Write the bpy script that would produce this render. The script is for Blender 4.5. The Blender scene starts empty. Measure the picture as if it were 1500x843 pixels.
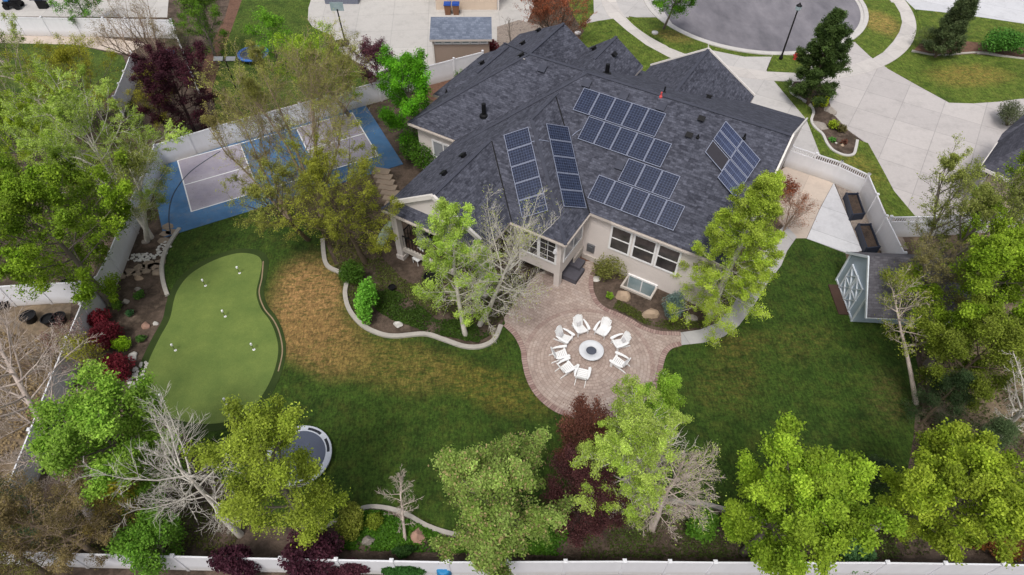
import bpy, bmesh, math, random
import numpy as np
from mathutils import Vector, Matrix
from mathutils.bvhtree import BVHTree
from mathutils.geometry import tessellate_polygon

scene = bpy.context.scene
col = scene.collection
PI = math.pi
rad = math.radians

# ------------------------------------------------------------------ camera (drone, 29 m up, looking down and north)
FPX, CAM_H = 920.0, 29.0
TH = math.atan(FPX / 790.5)
ST, CT = math.sin(TH), math.cos(TH)

def P(px, py, z=0.0):
    """survey point: the place at height z that the photograph shows at pixel (px, py) of 1500 x 843"""
    u, v = px - 750.0, py - 421.5
    s = (CAM_H - z) / (FPX * ST + v * CT)
    return Vector((s * u, s * (FPX * CT - v * ST), z))

def ray(px, py):
    a = Vector((0, 0, CAM_H))
    return a, (P(px, py, 0) - a).normalized()

def on_plane(px, py, p0, n):
    a, d = ray(px, py)
    return a + d * ((p0 - a).dot(n) / d.dot(n))

cam_d = bpy.data.cameras.new('camera')
cam = bpy.data.objects.new('camera', cam_d)
col.objects.link(cam)
cam.location = (0, 0, CAM_H)
cam.rotation_euler = (PI / 2 - TH, 0, 0)
cam_d.sensor_width = 36.0
cam_d.lens = 36.0 * FPX / 1500.0
cam_d.clip_end = 2000
scene.camera = cam

# ------------------------------------------------------------------ light: bright overcast
SUN_EL, SUN_AZ = rad(62), rad(200)
w = bpy.data.worlds.new('World')
scene.world = w
w.use_nodes = True
nt = w.node_tree
bg = nt.nodes['Background']
sky = nt.nodes.new('ShaderNodeTexSky')
sky.sky_type = 'NISHITA'
sky.sun_disc = False
sky.sun_elevation = SUN_EL
sky.sun_rotation = SUN_AZ
sky.air_density = 1.0
sky.dust_density = 4.0
hs = nt.nodes.new('ShaderNodeHueSaturation')
hs.inputs['Saturation'].default_value = 0.38
nt.links.new(sky.outputs[0], hs.inputs['Color'])
nt.links.new(hs.outputs[0], bg.inputs['Color'])
bg.inputs['Strength'].default_value = 0.155
sd = bpy.data.lights.new('sun', 'SUN')
sd.energy = 1.65
sd.angle = rad(13)
sd.color = (1.0, 0.96, 0.9)
so = bpy.data.objects.new('sun', sd)
col.objects.link(so)
so.location = (0, -20, 60)
# light travels from azimuth SUN_AZ (clockwise from north) downward
dv = Vector((-math.sin(SUN_AZ) * math.cos(SUN_EL), -math.cos(SUN_AZ) * math.cos(SUN_EL), -math.sin(SUN_EL)))
so.rotation_euler = dv.to_track_quat('-Z', 'Y').to_euler()
scene.view_settings.view_transform = 'Standard'
scene.view_settings.look = 'None'
scene.view_settings.exposure = 0
scene.cycles.max_bounces = 6
scene.cycles.transparent_max_bounces = 4

# ------------------------------------------------------------------ small helpers
def lin(c):
    c = c / 255.0
    return c / 12.92 if c <= 0.04045 else ((c + 0.055) / 1.055) ** 2.4

def C(r, g, b, k=1.0):
    return (lin(r) * k, lin(g) * k, lin(b) * k, 1.0)

class NT:
    """tiny wrapper for building node materials"""
    def __init__(s, name):
        s.m = bpy.data.materials.new(name)
        s.m.use_nodes = True
        s.t = s.m.node_tree
        s.b = s.t.nodes['Principled BSDF']
        s.b.inputs['Specular IOR Level'].default_value = 0.25
    def n(s, typ, ins=None, **kw):
        nd = s.t.nodes.new(typ)
        for k, v in kw.items():
            setattr(nd, k, v)
        for k, v in (ins or {}).items():
            if isinstance(v, bpy.types.NodeSocket):
                s.t.links.new(v, nd.inputs[k])
            else:
                nd.inputs[k].default_value = v
        return nd
    def pos(s):
        return s.n('ShaderNodeNewGeometry').outputs['Position']
    def map(s, vec, loc=(0, 0, 0), rot=(0, 0, 0), scale=(1, 1, 1)):
        return s.n('ShaderNodeMapping', {0: vec, 1: loc, 2: rot, 3: scale}).outputs[0]
    def noise(s, vec, scale, detail=4, rough=0.55):
        return s.n('ShaderNodeTexNoise', {'Vector': vec, 'Scale': scale, 'Detail': detail, 'Roughness': rough}).outputs['Fac']
    def ramp(s, fac, stops):
        r = s.n('ShaderNodeValToRGB', {0: fac})
        e = r.color_ramp.elements
        while len(e) < len(stops):
            e.new(0.5)
        for el, (p, c) in zip(e, stops):
            el.position = p
            el.color = c if len(c) == 4 else (*c, 1)
        return r.outputs[0]
    def mix(s, fac, a, b, mode='MIX'):
        nd = s.n('ShaderNodeMix', data_type='RGBA', blend_type=mode)
        for k, v in ((0, fac), (6, a), (7, b)):
            if isinstance(v, bpy.types.NodeSocket):
                s.t.links.new(v, nd.inputs[k])
            else:
                nd.inputs[k].default_value = v
        return nd.outputs[2]
    def math(s, op, a, b=0.0, clamp=False):
        nd = s.n('ShaderNodeMath', {0: a, 1: b}, operation=op)
        nd.use_clamp = clamp
        return nd.outputs[0]
    def gray(s, fac, lo, hi):
        return s.ramp(fac, [(0.0, (lo, lo, lo)), (1.0, (hi, hi, hi))])
    def bump(s, h, strength=0.3, dist=0.05):
        nd = s.n('ShaderNodeBump', {'Strength': strength, 'Distance': dist, 'Height': h})
        s.t.links.new(nd.outputs[0], s.b.inputs['Normal'])
    def out(s, colr, rough=0.8, metal=0.0):
        for k, v in (('Base Color', colr), ('Roughness', rough), ('Metallic', metal)):
            if isinstance(v, bpy.types.NodeSocket):
                s.t.links.new(v, s.b.inputs[k])
            else:
                s.b.inputs[k].default_value = v
        return s.m

def plain(name, c, rough=0.6, metal=0.0, var=0.12, scale=3.0):
    """painted / plain surface with weathering variation"""
    t = NT(name)
    p = t.n('ShaderNodeTexCoord').outputs['Object']
    f = t.noise(p, scale, 5, 0.65)
    g = t.gray(f, 1 - var * 1.6, 1 + var * 1.2)
    return t.out(t.mix(1.0, c, g, 'MULTIPLY'), rough, metal)

def sheet_noise(name, cols, scale, fine=9.0, rough=0.9, bump=0.3, k=0.25, bscale=None):
    """ground: colour ramp over a slow noise, multiplied by a fine noise"""
    t = NT(name)
    p = t.pos()
    f = t.noise(p, scale, 6, 0.62)
    n = len(cols)
    c = t.ramp(f, [(0.3 + 0.4 * i / max(1, n - 1), cc) for i, cc in enumerate(cols)])
    f2 = t.noise(p, fine, 5, 0.7)
    c = t.mix(1.0, c, t.gray(f2, 1 - k * 2, 1 + k * 2), 'MULTIPLY')
    t.bump(t.noise(p, bscale or fine, 5, 0.7), bump, 0.06)
    return t.out(c, rough)

def patch_fac(t, centre, rx, ry, rot, soft=0.35, wob=1.2):
    """0..1 mask of an elliptical worn patch around a place in the yard"""
    p = t.pos()
    nz = t.n('ShaderNodeTexNoise', {'Vector': p, 'Scale': 0.55, 'Detail': 5, 'Roughness': 0.6})
    off = t.n('ShaderNodeVectorMath', {0: nz.outputs['Color'], 1: (0.5, 0.5, 0.5)}, operation='SUBTRACT')
    off = t.n('ShaderNodeVectorMath', {0: off.outputs[0], 3: wob}, operation='SCALE')
    q = t.n('ShaderNodeVectorMath', {0: p, 1: off.outputs[0]}, operation='ADD')
    q = t.n('ShaderNodeVectorMath', {0: q.outputs[0], 1: (centre[0], centre[1], 0)}, operation='SUBTRACT')
    m = t.map(q.outputs[0], rot=(0, 0, -rot))
    m = t.n('ShaderNodeVectorMath', {0: m, 1: (1 / rx, 1 / ry, 0)}, operation='MULTIPLY')
    d = t.n('ShaderNodeVectorMath', {0: m.outputs[0]}, operation='LENGTH').outputs['Value']
    mr = t.n('ShaderNodeMapRange', {0: d, 1: 1.0, 2: soft, 3: 0.0, 4: 1.0})
    mr.interpolation_type = 'SMOOTHSTEP'
    return mr.outputs[0]

def lawn_mat(name, dark, mid, dry, patches, base_dry=0.25):
    t = NT(name)
    p = t.pos()
    f = t.noise(p, 0.35, 6, 0.6)
    c = t.ramp(f, [(0.32, dark), (0.52, mid), (0.72, dark)])
    fine = t.noise(p, 7.0, 6, 0.75)
    mid_n = t.noise(t.map(p, loc=(9, 3, 1)), 1.6, 6, 0.7)
    d = t.math('MULTIPLY', t.math('SUBTRACT', mid_n, 0.48, True), base_dry * 5, True)
    c = t.mix(d, c, dry)
    for (ce, rx, ry, ro, amt, dc) in patches:
        fc = patch_fac(t, ce, rx, ry, ro)
        thr = t.n('ShaderNodeMapRange', {0: t.noise(t.map(p, rot=(0, 0, rad(-20)), scale=(1.0, 2.4, 1)), 1.9, 9, 0.8), 1: 0.56 - 0.2 * amt, 2: 0.60 - 0.06 * amt, 3: 0.12, 4: 1.0}).outputs[0]
        fc = t.math('MULTIPLY', t.math('MULTIPLY', fc, thr), amt, True)
        c = t.mix(fc, c, dc)
    c = t.mix(1.0, c, t.ramp(fine, [(0.33, (0.5, 0.52, 0.5)), (0.67, (1.5, 1.5, 1.45))]), 'MULTIPLY')
    stv = t.noise(t.map(p, rot=(0, 0, rad(35)), scale=(9, 2.2, 1)), 1.0, 4, 0.7)
    c = t.mix(1.0, c, t.ramp(stv, [(0.34, (0.66, 0.66, 0.66)), (0.66, (1.34, 1.34, 1.34))]), 'MULTIPLY')
    c = t.mix(1.0, c, t.ramp(t.noise(t.map(p, loc=(3, 5, 0)), 2.0, 7, 0.75), [(0.34, (0.66, 0.7, 0.66)), (0.66, (1.34, 1.3, 1.34))]), 'MULTIPLY')
    c = t.mix(1.0, c, t.gray(t.noise(p, 24.0, 3, 0.7), 0.3, 1.7), 'MULTIPLY')
    t.bump(fine, 0.6, 0.06)
    return t.out(c, 0.95)

def slab_mat(name, c, ang, sx, sy, ox=0.0, oy=0.0, joint=0.55, var=0.12, stag=0.0, mort=0.02):
    """poured concrete with scored joints"""
    t = NT(name)
    p = t.pos()
    q = t.map(p, loc=(ox, oy, 0), rot=(0, 0, -ang))
    br = t.n('ShaderNodeTexBrick', {'Vector': q, 'Color1': (0.93, 0.93, 0.93, 1), 'Color2': (1.06, 1.06, 1.05, 1), 'Mortar': (joint, joint, joint, 1),
             'Scale': 1.0, 'Mortar Size': mort, 'Mortar Smooth': 0.3, 'Bias': 0.0, 'Brick Width': sx, 'Row Height': sy})
    br.offset = stag
    br.squash = 1.0
    k = t.mix(1.0, c, br.outputs[0], 'MULTIPLY')
    k = t.mix(1.0, k, t.gray(t.noise(p, 0.5, 6, 0.65), 1 - var, 1 + var), 'MULTIPLY')
    k = t.mix(1.0, k, t.gray(t.noise(p, 6.0, 5, 0.7), 0.86, 1.12), 'MULTIPLY')
    st = t.n('ShaderNodeMapRange', {0: t.noise(t.map(p, loc=(31, 7, 0)), 0.9, 7, 0.72), 1: 0.5, 2: 0.72, 3: 1.0, 4: 0.84}).outputs[0]
    k = t.mix(1.0, k, t.n('ShaderNodeCombineColor', {0: st, 1: st, 2: st}).outputs[0], 'MULTIPLY')
    t.bump(br.outputs['Fac'], -0.15, 0.02)
    return t.out(k, 0.85)

M = {}
# ------------------------------------------------------------------ mesh helpers
class MB:
    def __init__(s):
        s.v, s.f, s.mi, s.uv = [], [], [], []
    def face(s, pts, mi=0, uvs=None):
        b = len(s.v)
        s.v.extend([tuple(p) for p in pts])
        s.f.append(tuple(range(b, b + len(pts))))
        s.mi.append(mi)
        s.uv.append(uvs or [(0, 0)] * len(pts))
    def hexa(s, p, mi=0):
        """8 points: bottom 4 ccw, top 4 ccw"""
        for q in ((3, 2, 1, 0), (4, 5, 6, 7), (0, 1, 5, 4), (1, 2, 6, 5), (2, 3, 7, 6), (3, 0, 4, 7)):
            s.face([p[i] for i in q], mi)
    def box(s, c, d, rz=0.0, mi=0, M4=None, bev=0.0):
        x, y, z = d[0] / 2, d[1] / 2, d[2] / 2
        R = Matrix.Rotation(rz, 3, 'Z') if M4 is None else M4
        c = Vector(c)
        p = [c + R @ Vector(q) for q in ((-x, -y, -z), (x, -y, -z), (x, y, -z), (-x, y, -z), (-x, -y, z), (x, -y, z), (x, y, z), (-x, y, z))]
        s.hexa(p, mi)
    def beam(s, a, b, wd, ht, mi=0, up=Vector((0, 0, 1))):
        a, b = Vector(a), Vector(b)
        d = (b - a).normalized()
        side = d.cross(up)
        side = side.normalized() if side.length > 1e-4 else Vector((1, 0, 0))
        u = side.cross(d).normalized()
        p = []
        for q in (a, b):
            pass
        sw, uh = side * wd / 2, u * ht / 2
        p = [a - sw - uh, a + sw - uh, b + sw - uh, b - sw - uh, a - sw + uh, a + sw + uh, b + sw + uh, b - sw + uh]
        s.hexa(p, mi)
    def lathe(s, c, prof, n=24, mi=0, cap=True):
        c = Vector(c)
        rings = [[c + Vector((r * math.cos(2 * PI * k / n), r * math.sin(2 * PI * k / n), z)) for k in range(n)] for r, z in prof]
        for a, b in zip(rings, rings[1:]):
            for k in range(n):
                s.face([a[k], a[(k + 1) % n], b[(k + 1) % n], b[k]], mi)
        if cap:
            s.face(rings[-1], mi)
            s.face(rings[0][::-1], mi)
    def tube(s, pts, r, n=6, mi=0):
        pts = [Vector(p) for p in pts]
        rr = r if isinstance(r, (list, tuple)) else [r] * len(pts)
        rings = []
        for i, p in enumerate(pts):
            d = (pts[min(i + 1, len(pts) - 1)] - pts[max(i - 1, 0)]).normalized()
            a = d.cross(Vector((0, 0, 1)))
            a = a.normalized() if a.length > 1e-3 else Vector((1, 0, 0))
            b = d.cross(a)
            rings.append([p + (a * math.cos(2 * PI * k / n) + b * math.sin(2 * PI * k / n)) * rr[i] for k in range(n)])
        for a, b in zip(rings, rings[1:]):
            for k in range(n):
                s.face([a[k], a[(k + 1) % n], b[(k + 1) % n], b[k]], mi)
        s.face(rings[0][::-1], mi)
        s.face(rings[-1], mi)
    def build(s, name, mats, parent=None, smooth=False, local=False):
        me = bpy.data.meshes.new(name)
        vs = s.v
        if parent is not None and not local:
            inv = world_of(parent).inverted()
            vs = [tuple(inv @ Vector(p)) for p in vs]
        me.from_pydata(vs, [], s.f)
        mats = mats if isinstance(mats, (list, tuple)) else [mats]
        for m in mats:
            me.materials.append(m)
        me.polygons.foreach_set('material_index', s.mi)
        ul = me.uv_layers.new(name='UVMap')
        flat = np.array([c for f in s.uv for q in f for c in q], dtype=np.float32)
        ul.data.foreach_set('uv', flat)
        if smooth:
            bm = bmesh.new()
            bm.from_mesh(me)
            bmesh.ops.remove_doubles(bm, verts=bm.verts, dist=1e-4)
            bm.to_mesh(me)
            bm.free()
            me.polygons.foreach_set('use_smooth', [True] * len(me.polygons))
        me.update()
        o = bpy.data.objects.new(name, me)
        col.objects.link(o)
        if parent is not None:
            o.parent = parent
        return o

def world_of(o):
    m = Matrix.LocRotScale(o.location, o.rotation_euler, o.scale)
    return world_of(o.parent) @ m if o.parent else m

def tag(o, label=None, cat=None, group=None, kind=None):
    if label: o['label'] = label
    if cat: o['category'] = cat
    if group: o['group'] = group
    if kind: o['kind'] = kind
    return o

def thing(name, label, cat, loc=(0, 0, 0), rz=0.0, group=None):
    o = bpy.data.objects.new(name, None)
    col.objects.link(o)
    o.location = loc
    o.rotation_euler = (0, 0, rz)
    o.empty_display_size = 0.3
    return tag(o, label, cat, group)

def dup(o, parent=None):
    c = o.copy()
    col.objects.link(c)
    c.parent = parent
    for ch in list(o.children):
        dup(ch, c)
    return c

def smooth_poly(pts, closed=True, k=6):
    """Catmull-Rom through the survey points"""
    n = len(pts)
    out = []
    rng = range(n) if closed else range(n - 1)
    for i in rng:
        g = (lambda j: pts[j % n]) if closed else (lambda j: pts[max(0, min(n - 1, j))])
        p0, p1, p2, p3 = g(i - 1), g(i), g(i + 1), g(i + 2)
        for q in range(k):
            t = q / k
            out.append(0.5 * ((2 * p1) + (p2 - p0) * t + (2 * p0 - 5 * p1 + 4 * p2 - p3) * t * t + (3 * p1 - p0 - 3 * p2 + p3) * t ** 3))
    if not closed:
        out.append(pts[-1])
    return out

def sheet(name, pts, z, mat, smooth=False, thick=0.08, px=True, kind='structure', mb=None, smi=0):
    q = [P(a, b) if px else Vector((a, b, 0)) for a, b in pts]
    if smooth:
        q = smooth_poly(q)
    q = [Vector((p.x, p.y, z)) for p in q]
    area = sum(q[i].x * q[(i + 1) % len(q)].y - q[(i + 1) % len(q)].x * q[i].y for i in range(len(q)))
    if area < 0:
        q.reverse()
    own = mb is None
    mb = mb or MB()
    for tri in tessellate_polygon([q]):
        a, b, c = [q[i] for i in tri]
        if (b - a).cross(c - a).z < 0:
            b, c = c, b
        mb.face([a, b, c], smi)
    for i in range(len(q)):
        a, b = q[i], q[(i + 1) % len(q)]
        mb.face([a - Vector((0, 0, thick)), b - Vector((0, 0, thick)), b, a], smi)
    if own:
        o = mb.build(name, mat)
        return tag(o, kind=kind)
    return mb

def ribbon_pts(q, wd, closed=False):
    L, R = [], []
    n = len(q)
    for i in range(n):
        a = q[(i - 1) % n] if closed else q[max(0, i - 1)]
        b = q[(i + 1) % n] if closed else q[min(n - 1, i + 1)]
        d = (b - a)
        d.z = 0
        d.normalize()
        nn = Vector((-d.y, d.x, 0))
        L.append(q[i] + nn * wd / 2)
        R.append(q[i] - nn * wd / 2)
    return L, R

def ribbon(name, pts, wd, z0, z1, mat, smooth=True, closed=False, px=True, parent=None, kind='structure'):
    q = [P(a, b) if px else Vector((a, b, 0)) for a, b in pts]
    if smooth:
        q = smooth_poly(q, closed, 8)
    L, R = ribbon_pts(q, wd, closed)
    mb = MB()
    up0, up1 = Vector((0, 0, z0)), Vector((0, 0, z1))
    n = len(q)
    s = 0.0
    for i in range(n if closed else n - 1):
        j = (i + 1) % n
        a, b, c, d = L[i], R[i], R[j], L[j]
        ln = (q[j] - q[i]).length
        uv = [(s, 0), (s, wd), (s + ln, wd), (s + ln, 0)]
        s += ln
        mb.face([a + up1, b + up1, c + up1, d + up1], 0, uv)
        mb.face([b + up0, c + up0, c + up1, b + up1])
        mb.face([d + up0, a + up0, a + up1, d + up1])
    if not closed:
        mb.face([L[0] + up0, R[0] + up0, R[0] + up1, L[0] + up1])
        mb.face([R[-1] + up0, L[-1] + up0, L[-1] + up1, R[-1] + up1])
    o = mb.build(name, mat, parent)
    if parent is None and kind:
        tag(o, kind=kind)
    return o
# ================================================================== MATERIALS OF THE SETTING
M['soil'] = sheet_noise('soil', [C(72, 60, 52), C(98, 84, 74), C(66, 56, 48), C(112, 98, 86)], 0.6, 6.0, 0.95, 0.8, 0.34)
M['yard_dirt'] = sheet_noise('yard_dirt', [C(120, 108, 96), C(96, 84, 70), C(128, 112, 92), C(84, 78, 60)], 0.4, 5.0, 0.95, 0.7, 0.3)
M['bark'] = sheet_noise('bark_mulch', [C(92, 66, 54), C(112, 84, 70), C(80, 58, 48)], 0.8, 7.0, 0.95, 0.7, 0.3)
M['gravel'] = sheet_noise('river_gravel', [C(128, 116, 108), C(150, 138, 128), C(108, 98, 92)], 3.0, 14.0, 0.9, 0.8, 0.35)
M['asphalt'] = None
def asphalt():
    t = NT('asphalt')
    p = t.pos()
    q = t.n('ShaderNodeVectorMath', {0: p, 1: (24.13, 63.1, 0)}, operation='SUBTRACT').outputs[0]
    ln = t.n('ShaderNodeVectorMath', {0: q}, operation='LENGTH').outputs['Value']
    wv = t.noise(t.map(q, scale=(0.35, 0.16, 1)), 1.0, 6, 0.65)
    rg = t.n('ShaderNodeTexNoise', {'W': ln, 'Scale': 0.7, 'Detail': 3}, noise_dimensions='1D').outputs['Fac']
    c = t.ramp(wv, [(0.3, C(96, 94, 100)), (0.5, C(118, 115, 121)), (0.75, C(140, 136, 141))])
    c = t.mix(1.0, c, t.gray(rg, 0.84, 1.16), 'MULTIPLY')
    c = t.mix(1.0, c, t.gray(t.noise(p, 12, 4, 0.7), 0.82, 1.18), 'MULTIPLY')
    return t.out(c, 0.9)
M['asphalt'] = asphalt()
M['drive_right'] = slab_mat('concrete_drive_right', C(186, 180, 178), rad(-33), 2.9, 2.9, 0.6, 0.2, 0.72, 0.07, 0.0, 0.028)
M['drive_own'] = slab_mat('concrete_drive_own', C(188, 184, 182), rad(-31), 3.0, 3.0, 0.4, 1.2, 0.78, 0.07, 0.0, 0.026)
M['sidewalk'] = slab_mat('concrete_sidewalk', C(196, 190, 186), rad(20), 1.9, 1.9, 0, 0, 0.8, 0.08, 0.0, 0.02)
M['walk'] = slab_mat('concrete_walk', C(176, 174, 174), rad(20), 1.5, 30, 0, 0, 0.7, 0.1, 0.0, 0.02)
M['pad_tan'] = slab_mat('concrete_pad_warm', C(192, 178, 166), rad(-31), 3.0, 3.0, 0, 0, 0.8, 0.08, 0.0, 0.02)
M['pad_new'] = slab_mat('concrete_pad_new', C(200, 200, 204), rad(-31), 40, 2.6, 0, 0.5, 0.62, 0.09, 0.0, 0.02)
M['pad_back'] = slab_mat('concrete_neighbour_pad', C(186, 182, 178), rad(4), 3.4, 3.2, 0.5, 0.3, 0.72, 0.06, 0.0, 0.02)
M['curb'] = plain('curb_concrete', C(196, 192, 188), 0.9, 0, 0.14, 2.5)
M['edging_tan'] = plain('edging_tan', C(150, 132, 106), 0.9, 0, 0.25, 3.0)
M['edging'] = plain('edging_concrete', C(176, 170, 162), 0.9, 0, 0.2, 3.0)

dk, md, dry = C(36, 50, 16), C(58, 74, 24), C(112, 92, 52)
pa = lambda px, py: P(px, py)
M['lawn'] = lawn_mat('backyard_lawn', C(36, 56, 15), C(55, 76, 24), C(104, 88, 44), [
    (pa(452, 440), 5.0, 3.2, rad(100), 1.0, C(150, 117, 77)),
    (pa(470, 500), 4.6, 2.6, rad(150), 0.95, C(134, 106, 66)),
    (pa(585, 535), 5.5, 2.4, rad(-12), 0.75, C(116, 100, 52)),
    (pa(725, 570), 4.2, 1.8, rad(-25), 0.65, C(112, 98, 44)),
    (pa(1070, 560), 3.2, 2.2, rad(30), 0.42, C(104, 88, 44)),
    (pa(1170, 500), 3.0, 1.8, rad(20), 0.38, C(104, 90, 46)),
    (pa(1080, 505), 2.4, 1.0, rad(20), 0.6, C(106, 92, 46)),
    (pa(1300, 580), 2.4, 1.6, rad(60), 0.45, C(98, 78, 50))], 0.18)
M['front_lawn'] = lawn_mat('front_lawn', C(62, 82, 24), C(88, 104, 38), C(126, 116, 62), [
    (pa(1420, 112), 5.0, 2.4, 0.1, 0.8, C(132, 112, 58)),
    (pa(1290, 35), 2.2, 3.6, 0.1, 0.85, C(150, 124, 72)),
    (pa(985, 55), 2.6, 1.4, -0.5, 0.8, C(124, 106, 58)),
    (pa(1262, 245), 1.6, 3.0, 0.3, 0.6, C(128, 112, 54))], 0.25)
M['side_lawn'] = lawn_mat('neighbour_lawn', C(48, 68, 22), C(74, 92, 34), C(110, 104, 50), [], 0.15)

def turf(name, a, b, k):
    t = NT(name)
    p = t.pos()
    c = t.ramp(t.noise(p, 0.7, 5, 0.6), [(0.3, a), (0.7, b)])
    c = t.mix(1.0, c, t.gray(t.noise(p, 22.0, 3, 0.6), 1 - k, 1 + k), 'MULTIPLY')
    c = t.mix(1.0, c, t.gray(t.noise(p, 4.0, 4, 0.6), 0.92, 1.08), 'MULTIPLY')
    t.bump(t.noise(p, 26.0, 3, 0.7), 0.3, 0.03)
    return t.out(c, 0.95)
M['green'] = turf('putting_turf', C(94, 114, 57), C(115, 131, 67), 0.3)
M['fringe'] = turf('fringe_turf', C(44, 60, 26), C(58, 72, 32), 0.35)

PIT = P(865, 521, 0)
PC = Vector((4.0254, 19.2756, 0))
def paver():
    t = NT('brick_paver')
    p = t.pos()
    q = t.n('ShaderNodeVectorMath', {0: p, 1: (PIT.x - 0.15, PIT.y - 0.35, 0)}, operation='SUBTRACT').outputs[0]
    sx = t.n('ShaderNodeSeparateXYZ', {0: q})
    r = t.n('ShaderNodeVectorMath', {0: q}, operation='LENGTH').outputs['Value']
    h = 0.19
    row = t.math('FLOOR', t.math('DIVIDE', r, h))
    th = t.math('ARCTAN2', sx.outputs[1], sx.outputs[0])
    arc = t.math('MULTIPLY', th, t.math('MULTIPLY', t.math('ADD', row, 0.5), h))
    vec = t.n('ShaderNodeCombineXYZ', {0: t.math('ADD', arc, 50.0), 1: r}).outputs[0]
    vec2 = t.map(p, rot=(0, 0, rad(31)), loc=(60, 60, 0))
    inring = t.math('LESS_THAN', r, 3.42)
    v = t.mix(inring, vec2, vec)
    br = t.n('ShaderNodeTexBrick', {'Vector': v, 'Color1': C(184, 168, 158), 'Color2': C(138, 120, 113), 'Mortar': C(108, 94, 88), 'Scale': 1.0,
             'Mortar Size': 0.016, 'Mortar Smooth': 0.2, 'Bias': -0.1, 'Brick Width': 0.27, 'Row Height': h})
    c = t.mix(0.55, br.outputs[0], t.ramp(t.noise(p, 1.1, 6, 0.7), [(0.3, C(150, 132, 124)), (0.5, C(168, 150, 140)), (0.7, C(186, 172, 164))]))
    # soldier course between the two brick fields
    ring = t.math('COMPARE', r, 3.52)
    ring.node.inputs[2].default_value = 0.13
    c = t.mix(t.math('MULTIPLY', ring, 0.3), c, C(134, 104, 98))
    c = t.mix(1.0, c, t.gray(t.noise(p, 5.0, 5, 0.75), 0.7, 1.3), 'MULTIPLY')
    t.bump(br.outputs['Fac'], -0.4, 0.02)
    return t.out(c, 0.85)
M['paver'] = paver()
def border():
    t = NT('brick_border')
    uv = t.n('ShaderNodeUVMap').outputs[0]
    br = t.n('ShaderNodeTexBrick', {'Vector': uv, 'Color1': C(168, 146, 138), 'Color2': C(138, 112, 106), 'Mortar': C(104, 84, 80), 'Scale': 1.0,
             'Mortar Size': 0.012, 'Bias': 0.0, 'Brick Width': 0.15, 'Row Height': 0.4})
    p = t.pos()
    c = t.mix(1.0, br.outputs[0], t.gray(t.noise(p, 3.0, 5, 0.7), 0.75, 1.25), 'MULTIPLY')
    return t.out(c, 0.85)
M['border'] = border()

def court(name, c1, c2):
    t = NT(name)
    p = t.pos()
    c = t.ramp(t.noise(p, 0.45, 5, 0.6), [(0.35, c1), (0.65, c2)])
    c = t.mix(1.0, c, t.gray(t.noise(p, 5.0, 5, 0.7), 0.86, 1.14), 'MULTIPLY')
    dust = t.n('ShaderNodeMapRange', {0: t.noise(p, 1.3, 8, 0.75), 1: 0.5, 2: 0.75, 3: 0.0, 4: 0.45}).outputs[0]
    c = t.mix(dust, c, C(140, 132, 122))
    deb = t.n('ShaderNodeMapRange', {0: t.noise(p, 9.0, 2, 0.5), 1: 0.68, 2: 0.72, 3: 0.0, 4: 0.6}).outputs[0]
    c = t.mix(deb, c, C(96, 80, 58))
    return t.out(c, 0.7)
M['court_blue'] = court('court_blue', C(62, 98, 136), C(82, 122, 162))
M['court_grey'] = court('court_grey', C(150, 144, 158), C(170, 164, 174))
M['line_white'] = plain('court_line_white', C(232, 232, 232), 0.7, 0, 0.06, 6)
M['line_dark'] = plain('court_line_dark', C(58, 66, 80), 0.7, 0, 0.06, 6)

# ================================================================== GROUND, LAWNS, ROADS
gmb = MB()
_a = rad(-31.0)
_hu, _hv = Vector((math.cos(_a), math.sin(_a), 0)), Vector((-math.sin(_a), math.cos(_a), 0))
WELL = (-7.2, -5.2, 24.75, 25.87)
_o = [Vector((-300, -200, 0)), Vector((300, -200, 0)), Vector((300, 400, 0)), Vector((-300, 400, 0))]
_h = [_hu * a + _hv * b for a, b in ((WELL[0], WELL[2]), (WELL[1], WELL[2]), (WELL[1], WELL[3]), (WELL[0], WELL[3]))]
_all = _o + _h
for tri in tessellate_polygon([_o, _h]):
    a, b, c = [_all[i] for i in tri]
    if (b - a).cross(c - a).z < 0: b, c = c, b
    gmb.face([a, b, c])
tag(gmb.build('ground', M['soil']), kind='structure')

# neighbours' earth on the left and the right
sheet('yard_ground', [(-40, 440), (105, 440), (100, 500), (60, 620), (0, 760), (-160, 800), (-160, 440)], 0.012, M['yard_dirt'])
sheet('yard_ground', [(1330, 330), (1540, 300), (1640, 640), (1350, 640), (1350, 470)], 0.012, M['yard_dirt'])
# back yard lawn
sheet('lawn', [(264, 336), (330, 304), (420, 296), (470, 340), (490, 388), (508, 412), (506, 440), (520, 466), (546, 486), (580, 493), (625, 491), (660, 503),
               (700, 509), (725, 497), (738, 470), (770, 480), (880, 470), (960, 486), (1030, 488), (1085, 440), (1120, 384), (1150, 350), (1182, 350), (1238, 372),
               (1262, 470), (1330, 482), (1345, 540), (1338, 640), (1320, 740), (1290, 768), (1240, 792), (1200, 770), (1095, 758), (1035, 742), (960, 735),
               (860, 752), (780, 770), (730, 775), (690, 785), (655, 778), (600, 755), (560, 745), (520, 748), (470, 775), (380, 770), (310, 690), (275, 640),
               (215, 600), (214, 545), (232, 495), (247, 438), (238, 405), (243, 370)], 0.03, M['lawn'])
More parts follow.
